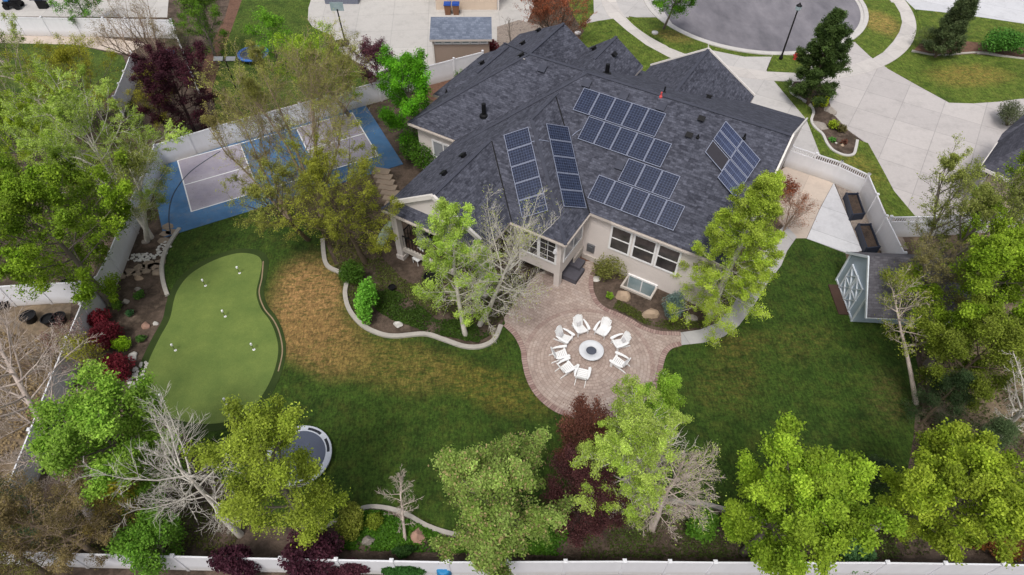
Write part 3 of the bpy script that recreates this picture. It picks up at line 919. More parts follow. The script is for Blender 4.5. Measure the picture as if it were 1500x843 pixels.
# E wall downspout
ds = MB()
ds.tube([hp(-2.0, 40.6, 4.1), hp(-1.98, 40.6, 3.6), hp(-1.98, 40.6, 0.1)], 0.05, 8)
ds.build('downspout', M['trim'], house)

# roof vents, pipes ------------------------------------------------
def slope_frame(n):
    h = UP.cross(n).normalized()
    return Matrix((h, n.cross(h), n)).transposed()
def box_vent(px, py, w_=0.3, l_=0.32, h_=0.16):
    p, n = roof_hit(px, py)
    if p is None: return
    R = slope_frame(n)
    v = MB()
    v.box(p + n * h_ / 2, (w_, l_ * 0.7, h_), M4=R)
    v.box(p + n * (h_ + 0.02) + R @ Vector((0, -0.05, 0)), (w_ + 0.1, l_, 0.05), M4=R)
    v.build('roof_vent', M['black'], roof)
def flat_vent(px, py):
    p, n = roof_hit(px, py)
    if p is None: return
    R = slope_frame(n)
    v = MB()
    v.box(p + n * 0.06, (0.46, 0.46, 0.12), M4=R)
    v.box(p + n * 0.14, (0.52, 0.52, 0.05), M4=R)
    v.build('roof_vent', M['cap'], roof)
def pipe(px, py, h=0.4, r=0.06, mat='black'):
    p, n = roof_hit(px, py)
    if p is None: return
    v = MB()
    v.lathe(p - UP * 0.1, [(r * 2.2, 0), (r * 2.0, 0.14), (r, 0.2), (r, h), (r * 0.7, h + 0.01)], 10)
    v.build('vent_pipe', M[mat], roof)
for q in ((790, 46), (767, 65), (765, 83), (707, 94), (680, 230), (652, 256), (871, 73), (898, 81), (1038, 144), (1028, 175), (1010, 199)): box_vent(*q)
for q in ((795, 102), (860, 124), (914, 142), (969, 158), (908, 244)): flat_vent(*q)
pipe(709, 169, 0.95, 0.14); pipe(889, 108, 0.75, 0.14); pipe(654, 136, 0.35, 0.05); pipe(1022, 202, 0.3, 0.05); pipe(1090, 203, 0.4, 0.05); pipe(973, 136, 0.5, 0.05)
M['red'] = plain('red_paint', C(186, 60, 64), 0.5, 0, 0.1, 4)
M['orange_tip'] = plain('warning_tip', C(205, 84, 84), 0.5, 0, 0.1, 4)
pipe(968, 142, 0.4, 0.05, 'orange_tip')

# ================================================================== SOLAR PANELS (each lies on the roof: a thing of its own)
def cell_mat(name, nx, ny, c1=(22, 28, 48), c2=(31, 39, 62), ln=(90, 102, 130)):
    t = NT(name)
    uv = t.n('ShaderNodeUVMap').outputs[0]
    br = t.n('ShaderNodeTexBrick', {'Vector': t.map(uv, scale=(nx, ny, 1)), 'Color1': C(*c1), 'Color2': C(*c2), 'Mortar': C(*ln), 'Scale': 1.0,
             'Mortar Size': 0.048, 'Mortar Smooth': 0.6, 'Bias': 0.0, 'Brick Width': 1.0, 'Row Height': 1.0})
    br.offset = 0.0
    t.b.inputs['Specular IOR Level'].default_value = 0.5
    c = t.mix(1.0, br.outputs[0], t.gray(t.noise(t.pos(), 0.5, 4, 0.6), 0.8, 1.2), 'MULTIPLY')
    return t.out(c, 0.16)
M['cells'] = cell_mat('solar_cells', 6, 10)
M['cells_land'] = cell_mat('solar_cells_landscape', 10, 6)
M['cells_wide'] = cell_mat('solar_cells_wide', 12, 2, (32, 41, 68), (42, 53, 84), (104, 116, 146))
M['alu'] = plain('aluminium_frame', C(140, 146, 166), 0.5, 0.2, 0.06, 4)
M['back'] = plain('dark_back_sheet', C(44, 42, 50), 0.6, 0, 0.1, 3)
def solar_panel(o3, ax, ay, n, label, mat='cells', lift=0.12):
    """o3 = top-left corner, ax / ay full edge vectors"""
    lx, ly = ax.length, ay.length
    ux, uy = ax / lx, ay / ly
    g = 0.012
    base = o3 + n * lift
    c = base + ax / 2 + ay / 2
    t = MB()
    def pt(x, y, z): return base + ux * x + uy * y + n * z
    q = [pt(g, ly - g, 0), pt(lx - g, ly - g, 0), pt(lx - g, g, 0), pt(g, g, 0)]
    uvs = [(0, 0), (1, 0), (1, 1), (0, 1)]
    ls = [p - c for p in q]
    if (ls[1] - ls[0]).cross(ls[2] - ls[0]).dot(n) < 0:
        ls.reverse(); uvs.reverse()
    t.face(ls, 0, uvs)
    t.face([p - n * 0.03 for p in ls][::-1], 1)
    o = t.build('solar_panel', [M[mat], M['back']])
    o.location = c
    tag(o, label, 'solar panel', 'solar panels on the roof')
    f = MB()
    R = Matrix((ux, uy, ux.cross(uy))).transposed()
    fw = 0.03
    for (x, y, dx, dy) in ((lx / 2, g + fw / 2, lx - 2 * g, fw), (lx / 2, ly - g - fw / 2, lx - 2 * g, fw), (g + fw / 2, ly / 2, fw, ly - 2 * g - 2 * fw), (lx - g - fw / 2, ly / 2, fw, ly - 2 * g - 2 * fw)):
        f.box(pt(x, y, -0.01) - c, (dx, dy, 0.05), M4=R)
    f.build('frame', M['alu'], o, local=True)
    return o
ordn = ['first', 'second', 'third', 'fourth', 'fifth']
def plane_of(px, py):
    p, n = roof_hit(px, py)
    return p + n * 0.12, n
pM, nM = plane_of(920, 190)
def on_roof(px, py, pl): return on_plane(px, py, pl[0], pl[1])
rows = [((855.6, 128.5), (975.7, 167.8), (840.5, 161.8), 5, 'top row of the big south array'),
        ((862.7, 170.4), (984.3, 211.6), (847, 204), 5, 'second row of the big south array'),
        ((921, 231.9), (997, 258.9), (905.4, 265), 3, 'short three-panel row of the big south array'),
        ((877.5, 256), (1003, 304.4), (861.3, 290.8), 5, 'bottom row of the big south array')]
sl = UP.cross(nM).normalized()
if sl.dot(HU) < 0: sl = -sl
dn_ = sl.cross(nM)
if dn_.z > 0: dn_ = -dn_
for tl, tr, bl, n_, txt in rows:
    a, b, c = (on_roof(*q, (pM, nM)) for q in (tl, tr, bl))
    wd = (b - a).dot(sl) / n_
    ht = (c - a).dot(dn_)
    for k in range(n_):
        solar_panel(a - nM * 0.12 + sl * wd * k, sl * wd, dn_ * ht, nM, 'solar panel, %s from left in the %s' % (ordn[k], txt))
for tl, tr, bl, txt, probe in (((737.5, 198), (773.8, 186), (764.7, 320), 'leftmost column on the roof', (770, 250)), ((800, 181), (832, 184), (826, 303), 'second column on the roof', (830, 245))):
    pl = plane_of(*probe)
    a, b, c = (on_roof(*q, pl) for q in (tl, tr, bl))
    dy = (c - a)
    dyn = dy.normalized()
    dx = (b - a) - dyn * (b - a).dot(dyn)
    for k in range(5):
        solar_panel(a - pl[1] * 0.12 + dy / 5 * k, dx, dy / 5, pl[1], 'crosswise solar panel, %s from top in the %s' % (ordn[k], txt), 'cells_land')
# east rack: tilted panels
plE = plane_of(1066, 207)
A_, B_, C_, D_ = (on_roof(*q, plE) for q in ((1063, 179), (1088, 207), (1070, 235.5), (1044.5, 206)))
ex, ey = (B_ - A_), (D_ - A_)
nE = plE[1]
for k, (o3, sc, txt) in enumerate(((A_, 0.0, 'upper strip of the tilted rack by the east gable'), (A_ + ey * 0.5, 0.0, 'middle strip of the tilted rack by the east gable'),
                            (B_, 0.0, 'upper right strip of the tilted east rack, beside the tree top'), (B_ + ey * 0.5, 0.0, 'lower right strip of the tilted east rack'),
                            (D_ + ex, 0.0, 'fifth strip of the tilted rack, behind the tree top'), (D_ + ex + ey * 0.5, 0.0, 'lowest strip of the tilted rack, behind the tree top'))):
    solar_panel(o3 + nE * 0.15, ex, ey * 0.49, nE, 'striped solar panel, ' + txt, 'cells_wide', 0.0)
o3 = D_ + ey * 0.02 + nE * 0.13
solar_panel(o3, ex, ey * 0.62 - nE * 0.10, nE, 'black back plate of the tilted rack of solar panels near the east gable', 'back', 0.0)
# conduit on the roof
cd = MB()
pts = []
for q in ((774, 210), (790, 206), (803, 208)):
    p, n = roof_hit(*q); pts.append(p + n * 0.05)
cd.tube(pts, 0.025, 6)
pts = []
for q in ((838, 200), (845, 194), (852, 190)):
    p, n = roof_hit(*q); pts.append(p + n * 0.05)
cd.tube(pts, 0.025, 6)
cd.build('conduit', M['alu'], roof)
# ================================================================== FENCES
def vinyl_weathered():
    t = NT('weathered_vinyl')
    p = t.pos()
    z = t.n('ShaderNodeSeparateXYZ', {0: p}).outputs[2]
    nz = t.noise(t.map(p, scale=(1, 1, .35)), 1.8, 6, 0.7)
    low = t.n('ShaderNodeMapRange', {0: t.math('ADD', z, t.math('MULTIPLY', nz, -0.6)), 1: -0.25, 2: 0.35, 3: 0.55, 4: 0.0}).outputs[0]
    c = t.mix(1.0, C(226, 226, 230), t.gray(nz, 0.84, 1.1), 'MULTIPLY')
    c = t.mix(low, c, C(150, 138, 122))
    return t.out(c, 0.5)
M['vinyl'] = vinyl_weathered()
def fence(label, toppx, z=1.83, step=2.44, picket=False, name='vinyl_fence', pts=None, mat='vinyl', group='white vinyl boundary fences'):
    q = pts or [P(a, b, z) for a, b in toppx]
    q = [Vector((p.x, p.y, 0)) for p in q]
    t = thing(name, label, 'fence', tuple(q[0]), 0, group)
    for si, (a, b) in enumerate(zip(q, q[1:])):
        L = (b - a).length
        n = max(1, round(L / step))
        d = (b - a) / n
        dn = d.normalized()
        rz = math.atan2(d.y, d.x)
        for k in range(n):
            c = a + d * (k + 0.5)
            m = MB()
            hh = z - 0.12 if not picket else z - 0.5
            m.box(c + UP * (0.06 + hh / 2), (d.length - 0.1, 0.045, hh), rz)
            m.box(c + UP * (hh + 0.02), (d.length - 0.1, 0.07, 0.12), rz)
            m.box(c + UP * 0.12, (d.length - 0.1, 0.065, 0.16), rz)
            if picket:
                m.box(c + UP * (z - 0.06), (d.length - 0.1, 0.07, 0.1), rz)
                np_ = max(4, int(d.length / 0.16))
                for j in range(np_):
                    e = a + d * k + dn * (0.1 + (d.length - 0.2) * (j + 0.5) / np_)
                    m.box(e + UP * (z - 0.28), (0.06, 0.04, 0.4), rz)
            m.build('fence_panel', M[mat], t)
        for k in range(n + (1 if si == len(q) - 2 else 0)):
            c = a + d * k
            m = MB()
            m.box(c + UP * (z + 0.04) / 2, (0.13, 0.13, z + 0.04), rz)
            po_ = m.build('post', M[mat], t)
            m = MB()
            m.box(c + UP * (z + 0.06), (0.17, 0.17, 0.04), rz)
            m.box(c + UP * (z + 0.095), (0.1, 0.1, 0.03), rz)
            m.build('post_cap', M[mat], po_)
    return t
fence('white vinyl fence along the back boundary at the bottom of the yard', [(-40, 806), (97, 811), (330, 817), (655, 823.5), (915, 822.5), (1048, 824), (1300, 824.5), (1470, 827), (1600, 830)])
fence('long white vinyl fence running down the west side of the yard past the red shrubs', [(225, 213), (183, 312), (158, 372), (118, 446), (75, 549), (43, 630), (11, 709), (-36, 806)])
fence('white vinyl fence behind the blue sport court and below the garage', [(225, 212), (321, 183), (438, 151.5), (554, 119), (621, 97.5), (707, 75.5)])
fence('white vinyl cross fence meeting the west fence near the black pots', [(-60, 423), (51, 415.5), (118, 413)])
fence('white vinyl fence across the top left neighbour yard', [(-60, 23), (60, 25.5), (150, 26.5), (250, 29)])
fence('white vinyl fence stub half hidden behind the dark plum tree', [(250, 29), (262, 62), (280, 108)])
fence('white vinyl fence seen through the olive trees at upper left', [(192, 76), (181, 105), (166, 142)])
fence('white vinyl gate and fence with picket top beside the house drive', [(1161, 214), (1233, 237.5)], picket=True, step=1.9, name='vinyl_gate')
fence('white vinyl fence with picket top next to the planting bed', [(1233, 237.5), (1273, 256)], picket=True, step=2.0)
fence('white vinyl fence behind the two dark planter boxes', [(1273, 256), (1299, 317), (1326, 371)])
fence('white lattice-topped fence half hidden by trees on the right', [(1306, 318), (1370, 317), (1440, 313), (1540, 306)], picket=True)

# ================================================================== GARDEN SHED
M['shed_wall'] = plain('pale_blue_siding', C(176, 190, 204), 0.6, 0, 0.1, 2)
M['shed_trim'] = plain('shed_white_trim', C(220, 226, 232), 0.5, 0, 0.05, 3)
M['shingle_grey'] = shingle_mat('shed_shingle', (92, 90, 96), (68, 66, 72), (116, 114, 120))
A0, B0s = P(1225, 410), P(1248, 472)
fw = (A0 - B0s)
fwl = fw.length
fy = fw.normalized()
fx = Vector((fy.y, -fy.x, 0))
if fx.x < 0: fx = -fx
SL = 5.4
shed = thing('garden_shed', 'pale blue shed with white crossed barn doors under grey shingle roof', 'shed', tuple(B0s), math.atan2(fx.y, fx.x))
def sp(x, y, z): return B0s + fx * x + fy * y + UP * z
EH, RH = 2.35, 3.75
m = MB()
for a, b in (((0, 0), (SL, 0)), ((SL, 0), (SL, fwl)), ((SL, fwl), (0, fwl)), ((0, fwl), (0, 0))):
    m.face([sp(*a, 0), sp(*b, 0), sp(*b, EH), sp(*a, EH)])
m.face([sp(0, 0, EH), sp(0, fwl, EH), sp(0, fwl / 2, RH - 0.04)])
m.face([sp(SL, 0, EH), sp(SL, fwl, EH), sp(SL, fwl / 2, RH - 0.04)])
m.build('wall', M['shed_wall'], shed)
m = MB()
ov, oh = 0.12, 0.28
sl_ = (RH - EH) / (fwl / 2)
for y0, s_ in ((0, -1), (fwl, 1)):
    o_ = 0.95 if s_ < 0 else oh
    ye = y0 + s_ * o_
    ze = EH - sl_ * o_
    a, b, c, d = sp(-ov, ye, ze), sp(SL + ov, ye, ze), sp(SL + ov, fwl / 2, RH), sp(-ov, fwl / 2, RH)
    slope_face(m, [a + UP * 0.08, b + UP * 0.08, c + UP * 0.08, d + UP * 0.08])
    m.face([a, b, b + UP * 0.08, a + UP * 0.08], 1)
    m.face([a, d, d + UP * 0.08, a + UP * 0.08], 1)
    m.face([b, c, c + UP * 0.08, b + UP * 0.08], 1)
    m.face([a, b, c, d], 1)
m.build('roof', [M['shingle_grey'], M['shed_trim']], shed)
m = MB()
for y0 in (0, fwl):
    o_ = 0.95 if y0 == 0 else oh
    m.beam(sp(-ov - 0.03, y0 + (-o_ if y0 == 0 else o_), EH - sl_ * o_), sp(-ov - 0.03, fwl / 2, RH), 0.06, 0.14)
m.beam(sp(-0.03, 0.05, 0), sp(-0.03, 0.05, EH), 0.12, 0.08); m.beam(sp(-0.03, fwl - 0.05, 0), sp(-0.03, fwl - 0.05, EH), 0.12, 0.08)
m.beam(sp(-0.03, 0, 0.08), sp(-0.03, fwl, 0.08), 0.06, 0.12)
m.build('corner_trim', M['shed_trim'], shed)
for k in (0, 1):
    ya = fwl / 2 - 1.0 + k * 1.0
    m = MB()
    m.face([sp(-0.02, ya, 0.1), sp(-0.02, ya + 0.98, 0.1), sp(-0.02, ya + 0.98, 2.15), sp(-0.02, ya, 2.15)])
    dr = m.build('barn_door', M['shed_wall'], shed)
    m = MB()
    for (p, q) in (((ya + .05, .1), (ya + .05, 2.15)), ((ya + .93, .1), (ya + .93, 2.15)), ((ya, .16), (ya + .98, .16)), ((ya, 1.12), (ya + .98, 1.12)), ((ya, 2.1), (ya + .98, 2.1)),
                   ((ya + .08, .2), (ya + .9, 1.08)), ((ya + .9, .2), (ya + .08, 1.08)), ((ya + .08, 1.16), (ya + .9, 2.05)), ((ya + .9, 1.16), (ya + .08, 2.05))):
        m.beam(sp(-0.05, *p), sp(-0.05, *q), 0.1, 0.05)
    m.build('door_brace', M['shed_trim'], dr)
m = MB()
m.box(sp(-0.35, fwl / 2, 0.04), (0.6, 2.3, 0.1), math.atan2(fx.y, fx.x))
m.build('threshold', M['wood_dark'], shed)

# raised planter boxes
M['bark_soil'] = sheet_noise('planter_soil', [C(52, 44, 40), C(76, 64, 56), C(48, 42, 38)], 1.5, 8.0, 0.95, 0.6, 0.3)
M['planter'] = plain('planter_paint', C(46, 52, 66), 0.5, 0, 0.15, 3)
for (pp, lb) in ((((1240, 284), (1256, 284), (1266, 313), (1249, 315)), 'dark raised planter box on gravel, the one nearer the white gate'),
                 (((1258, 329), (1275, 329), (1288, 362), (1270, 364)), 'dark raised planter box on gravel, the one nearer the shed')):
    q = [P(a, b, 0.55) for a, b in pp]
    t = thing('planter_box', lb, 'planter', (sum(p.x for p in q) / 4, sum(p.y for p in q) / 4, 0), 0, 'raised planter boxes')
    m = MB()
    for i in range(4):
        a, b = q[i], q[(i + 1) % 4]
        a, b = Vector((a.x, a.y, 0)), Vector((b.x, b.y, 0))
        m.beam(a + UP * 0.3, b + UP * 0.3, 0.07, 0.6)
        m.box(a + UP * 0.31, (0.11, 0.11, 0.63), 0.4)
    m.build('box_side', M['planter'], t)
    m = MB()
    m.face([Vector((p.x, p.y, 0.46)) for p in q][::-1] if (q[1] - q[0]).cross(q[2] - q[0]).z < 0 else [Vector((p.x, p.y, 0.46)) for p in q])
    m.build('soil_fill', M['bark_soil'], t)

# ================================================================== FIRE PIT AND CHAIRS
M['pit'] = plain('cast_concrete', C(214, 216, 220), 0.8, 0, 0.08, 2.5)
M['pit_in'] = plain('lava_rock', C(84, 88, 100), 0.9, 0, 0.3, 14)
M['poly'] = plain('white_poly_lumber', C(238, 238, 238), 0.45, 0, 0.03, 4)
M['cushion'] = plain('grey_cushion', C(196, 194, 196), 0.9, 0, 0.08, 5)
pit = thing('fire_pit', 'round pale concrete fire bowl in the middle of the white chairs', 'fire pit', (PIT.x, PIT.y, 0.06))
m = MB()
m.lathe((0, 0, 0), [(0.38, 0), (0.42, 0.05), (0.6, 0.3), (0.68, 0.42), (0.69, 0.46), (0.66, 0.475), (0.3, 0.455), (0.285, 0.4)], 48, cap=False)
m.face([(0.38 * math.cos(2 * PI * k / 48), 0.38 * math.sin(2 * PI * k / 48), 0.0) for k in range(48)][::-1])
m.build('bowl', M['pit'], pit, smooth=True, local=True)
m = MB()
m.lathe((0, 0, 0), [(0.29, 0.38), (0.25, 0.43), (0.12, 0.445), (0.01, 0.45)], 32)
m.build('burner_bed', M['pit_in'], pit, local=True)

def make_chair():
    t = thing('adirondack_chair', 'x', 'chair', (0, 0, 0), 0, 'white chairs round the fire bowl')
    def part(name, fn, mat='poly'):
        mm = MB(); fn(mm); return mm.build(name, M[mat], t, local=True)
    def seat(mm):
        for k in range(6):
            y = 0.30 - k * 0.105
            z = 0.38 - k * 0.028
            mm.box((0, y, z), (0.56, 0.092, 0.028), M4=Matrix.Rotation(rad(15), 3, 'X'))
        mm.box((0, 0.345, 0.34), (0.56, 0.03, 0.1))
    part('seat', seat)
    def back(mm):
        for k in range(-3, 4):
            a = Vector((k * 0.078, -0.27, 0.25)); L = 0.86 - 0.022 * k * k
            b = Vector((k * 0.098, -0.27 - 0.40 * L, 0.25 + 0.88 * L))
            mm.beam(a, b, 0.082 if abs(k) < 3 else 0.07, 0.024, up=Vector((0, 1, 0.45)))
        mm.box((0, -0.47, 0.58), (0.66, 0.03, 0.07)); mm.box((0, -0.58, 0.86), (0.6, 0.03, 0.06))
    part('backrest', back)
    for s in (-1, 1):
        def arm(mm):
            pts = [(0.27, 0.42), (0.29, 0.2), (0.33, -0.1), (0.33, -0.4), (0.4, -0.44), (0.46, -0.2), (0.47, 0.1), (0.45, 0.38), (0.38, 0.47)]
            q = [Vector((s * x, y, 0.6)) for x, y in pts]
            if s < 0: q.reverse()
            if (q[1] - q[0]).cross(q[2] - q[1]).z < 0: pass
            for tri in tessellate_polygon([q]):
                a, b, c = [q[i] for i in tri]
                if (b - a).cross(c - a).z < 0: b, c = c, b
                mm.face([a, b, c]); mm.face([c - UP * .028, b - UP * .028, a - UP * .028])
            for i in range(len(q)):
                a, b = q[i], q[(i + 1) % len(q)]
                mm.face([a - UP * .028, b - UP * .028, b, a])
        part('armrest', arm)
        part('leg', lambda mm: mm.box((s * 0.33, 0.3, 0.286), (0.035, 0.13, 0.572)))
        part('leg', lambda mm: mm.hexa([Vector((s * 0.29 - .017, 0.34, 0.25)), Vector((s * 0.29 + .017, 0.34, 0.25)), Vector((s * 0.29 + .017, -0.66, 0.0)), Vector((s * 0.29 - .017, -0.66, 0.0)),
                                         Vector((s * 0.29 - .017, 0.34, 0.39)), Vector((s * 0.29 + .017, 0.34, 0.39)), Vector((s * 0.29 + .017, -0.62, 0.10)), Vector((s * 0.29 - .017, -0.62, 0.10))]))
    return t
CH = [((850, 487), 'white slatted adirondack chair at the top left of the ring, north of the fire bowl', True),
      ((881, 490), 'white slatted adirondack chair at the top right of the ring, north of the fire bowl', True),
      ((906, 508), 'white adirondack chair on the right side of the ring, the upper of two', True),
      ((905, 536), 'white adirondack chair on the right side of the ring, the lower of two', False),
      ((852, 554), 'white adirondack chair at the bottom of the ring with its back to the lawn', False),
      ((830, 544), 'white adirondack chair at the lower left, between the bottom chair and the west chairs', False),
      ((821, 525), 'white adirondack chair on the left of the ring, the lower of two west chairs', False),
      ((827, 501), 'white adirondack chair on the left of the ring, the upper of two west chairs', True)]
ch0 = make_chair()
cush = MB()
chs = []
for i, (px, lb, cu) in enumerate(CH):
    o = ch0 if i == 0 else dup(ch0)
    o['label'] = lb
    p = P(*px)
    d = Vector((PIT.x - p.x, PIT.y - p.y, 0))
    o.location = (p.x, p.y, 0.06)
    o.rotation_euler = (0, 0, math.atan2(d.y, d.x) - PI / 2 + (0.12, -0.1, 0.05, -0.15, 0.1, -0.08, 0.12, -0.05)[i])
    o.scale = (0.92, 0.92, 0.92)
    chs.append(o)
for i in (0, 2, 7):
    o = chs[i]
    m = MB()
    m.lathe((0, 0, 0), [(0.02, -0.06), (0.17, -0.05), (0.21, 0.0), (0.17, 0.05), (0.02, 0.06)], 4)
    R = Matrix.Rotation(rad(-66), 4, 'X') @ Matrix.Rotation(PI / 4, 4, 'Z')
    m.v = [tuple(world_of(o) @ (Matrix.Translation((0, -0.28, 0.48)) @ R @ Vector(v))) for v in m.v]
    cc = sum((Vector(v) for v in m.v), Vector()) / len(m.v)
    m.v = [tuple(Vector(v) - cc) for v in m.v]
    c = m.build('cushion', M['cushion'])
    c.location = cc
    tag(c, {0: 'pale grey cushion on the top left white chair', 2: 'pale grey cushion on the upper right-hand white chair', 7: 'pale grey cushion on the upper west white chair'}[i], 'cushion', 'cushions on the white chairs')

# ================================================================== TRAMPOLINES
M['mat_dark'] = plain('trampoline_mat', C(82, 88, 104), 0.8, 0, 0.12, 1.5)
M['pad_grey'] = plain('trampoline_pad_grey', C(190, 194, 204), 0.6, 0, 0.1, 3)
M['pad_dark'] = plain('trampoline_pad_dark', C(40, 42, 50), 0.6, 0, 0.1, 3)
M['pad_blue'] = plain('trampoline_pad_blue', C(66, 112, 190), 0.5, 0, 0.1, 3)
def trampoline(label, c, R_, mats, seg=None, h=0.32):
    t = thing('trampoline', label, 'trampoline', (c.x, c.y, 0))
    m = MB()
    n = 48
    m.face([(R_ * 0.84 * math.cos(2 * PI * k / n), R_ * 0.84 * math.sin(2 * PI * k / n), h) for k in range(n)])
    m.build('jumping_mat', M[mats[0]], t, local=True)
    for k in range(8):
        m = MB()
        a0, a1 = 2 * PI * k / 8, 2 * PI * (k + 1) / 8
        for j in range(6):
            b0, b1 = a0 + (a1 - a0) * j / 6, a0 + (a1 - a0) * (j + 1) / 6
            def q(r, b, z): return Vector((r * math.cos(b), r * math.sin(b), z))
            r0, r1, r2, r3 = R_ * .82, R_ * .855, R_ * .94, R_
            for ra, rb_, mi in ((r0, r1, 0), (r1, r2, 1 if (k % 4 != 3 and 1 <= j <= 4) else 0), (r2, r3, 0)):
                m.face([q(ra, b0, h + .03), q(rb_, b0, h + .03), q(rb_, b1, h + .03), q(ra, b1, h + .03)], mi)
            m.face([q(R_, b0, h - .06), q(R_, b1, h - .06), q(R_, b1, h + .03), q(R_, b0, h + .03)], 0)
            m.face([q(r0, b1, h - .06), q(r0, b0, h - .06), q(r0, b0, h + .03), q(r0, b1, h + .03)], 0)
        m.build('pad_segment', [M[mats[1]], M[mats[2]]], t, local=True)
    for k in range(6):
        m = MB()
        a = 2 * PI * (k + .5) / 6
        m.tube([(R_ * .97 * math.cos(a), R_ * .97 * math.sin(a), 0), (R_ * .97 * math.cos(a), R_ * .97 * math.sin(a), h - .05)], 0.025, 6)
        m.build('leg', M['grey_metal'], t, local=True)
    return t
pc = P(437, 668, 0.3)
trampoline('large round trampoline with grey and black pad half hidden under the yellow-green tree', pc, 1.62, ('mat_dark', 'pad_grey', 'pad_dark'))
trampoline('small blue-rimmed trampoline on the neighbour lawn beside the bright sapling', P(371, 80, 0.4), 1.35, ('mat_dark', 'pad_blue', 'pad_blue'), h=0.5)

# ================================================================== PRACTICE PINS ON THE GREEN
m0 = None
for i, (px, lb) in enumerate((((351, 400.5), 'short white practice pin near the top of the putting green'), ((301, 419), 'short white practice pin near the upper left edge of the green'),
                            ((330, 464), 'short white practice pin in the middle of the putting green'), ((257, 513.5), 'short white practice pin on the left edge of the green at mid height'),
                            ((372, 512.5), 'short white practice pin near the right edge of the green'), ((240, 586.5), 'short white practice pin at the lower left end of the green'),
                            ((333, 592.5), 'short white practice pin at the lower right end of the green'))):
    if m0 is None:
        m0 = thing('practice_pin', lb, 'golf pin', (0, 0, 0), 0, 'practice pins on the putting green')
        m = MB(); m.lathe((0, 0, 0), [(0.075, 0), (0.08, 0.012), (0.06, 0.014), (0.055, 0.006)], 14); m.build('cup_ring', M['poly'], m0, local=True)
        m = MB(); m.tube([(0, 0, 0), (0, 0, 0.5)], 0.014, 6); m.build('rod', M['black'], m0, local=True)
        m = MB(); m.lathe((0, 0, 0.44), [(0.03, 0), (0.06, 0.02), (0.06, 0.14), (0.03, 0.17)], 10); m.build('top_marker', M['poly'], m0, local=True)
        o = m0
    else:
        o = dup(m0)
    o['label'] = lb
    o.location = P(*px, 0.066)

# ================================================================== STREET LAMP, HYDRANT, HOOPS
t = thing('street_lamp', 'tall thin black street lamp standing by the cul-de-sac kerb', 'street lamp', tuple(P(1143, 88)))
b = P(1143, 88)
m = MB(); m.lathe(b, [(0.16, 0), (0.16, 0.25), (0.1, 0.4), (0.075, 0.6), (0.06, 4.3), (0.05, 4.45)], 12); m.build('pole', M['black'], t)
m = MB(); m.lathe(b + UP * 4.4, [(0.08, 0), (0.2, 0.12), (0.24, 0.45), (0.1, 0.56), (0.04, 0.68)], 12); hd = m.build('lamp_head', M['black'], t)
m = MB(); m.lathe(b + UP * 4.52, [(0.225, 0.0), (0.25, 0.28)], 12); m.build('lens', M['glass_pale'], hd)
b = P(1164, 88)
t = thing('fire_hydrant', 'red fire hydrant on the lawn strip beside the street lamp', 'fire hydrant', tuple(b))
m = MB(); m.lathe(b, [(0.2, 0), (0.2, 0.06), (0.14, 0.08), (0.14, 0.55), (0.19, 0.58), (0.19, 0.64), (0.14, 0.74), (0.05, 0.82), (0.05, 0.9)], 14); m.build('barrel', M['red'], t)
for a in (0, PI / 2, PI):
    m = MB(); d = Vector((math.cos(a), math.sin(a), 0)); m.tube([b + UP * 0.45 + d * 0.1, b + UP * 0.45 + d * 0.26], 0.08, 8); m.build('nozzle', M['red'], t)
# basketball hoop on the neighbour pad
b = P(503, 66)
t = thing('basketball_hoop', 'portable basketball hoop with black base on the neighbour concrete pad', 'basketball hoop', tuple(b))
m = MB(); m.box(b + Vector((-0.1, 0, 0.14)), (1.2, 0.75, 0.28)); m.box(b + Vector((-0.1, 0, 0.3)), (0.9, 0.5, 0.1)); m.build('base', M['black'], t)
m = MB(); m.tube([b + Vector((0.2, 0, 0.3)), b + Vector((0.15, 0.1, 1.6)), b + Vector((-0.05, 0.6, 3.0))], 0.06, 8); m.tube([b + Vector((0.2, 0.3, 0.3)), b + Vector((0.16, 0.15, 1.4))], 0.03, 6); m.build('pole', M['black'], t)
m = MB(); m.box(b + Vector((-0.05, 0.68, 3.2)), (1.15, 0.04, 0.75)); bb = m.build('backboard', M['glass_pale'], t)
m = MB()
rg = [b + Vector((-0.05 + 0.23 * math.cos(2 * PI * k / 14), 0.98 + 0.23 * math.sin(2 * PI * k / 14), 3.05)) for k in range(15)]
m.tube(rg, 0.018, 5); m.build('rim', M['orange_tip'], t)
# court flood light on the lawn behind the court
b = P(346, 131)
t = thing('flood_light', 'thin post with twin grey flood lights on the neighbour lawn', 'flood light', tuple(b))
m = MB(); m.tube([b, b + UP * 2.6], 0.05, 8); m.build('post', M['black'], t)
m = MB(); m.box(b + Vector((0, 0, 2.62)), (1.5, 0.08, 0.08)); m.build('crossbar', M['black'], t)
for s in (-0.5, 0.5):
    m = MB(); m.box(b + Vector((s, -0.05, 2.75)), (0.75, 0.4, 0.1), M4=Matrix.Rotation(rad(25), 3, 'X')); m.build('lamp_head', M['grey_metal'], t)
# utility boxes / sprinkler lids
for px, lb in (((846, 50.5), 'small white utility lid in the front lawn beside the sidewalk'), ((959, 50), 'small white utility lid in the lawn strip near the street tree')):
    b = P(*px)
    m = MB(); m.lathe((0, 0, 0), [(0.3, 0.0), (0.3, 0.12), (0.2, 0.15)], 14)
    o = m.build('utility_lid', M['vinyl']); o.location = (b.x, b.y, 0.06)
    tag(o, lb, 'utility lid', 'utility lids')

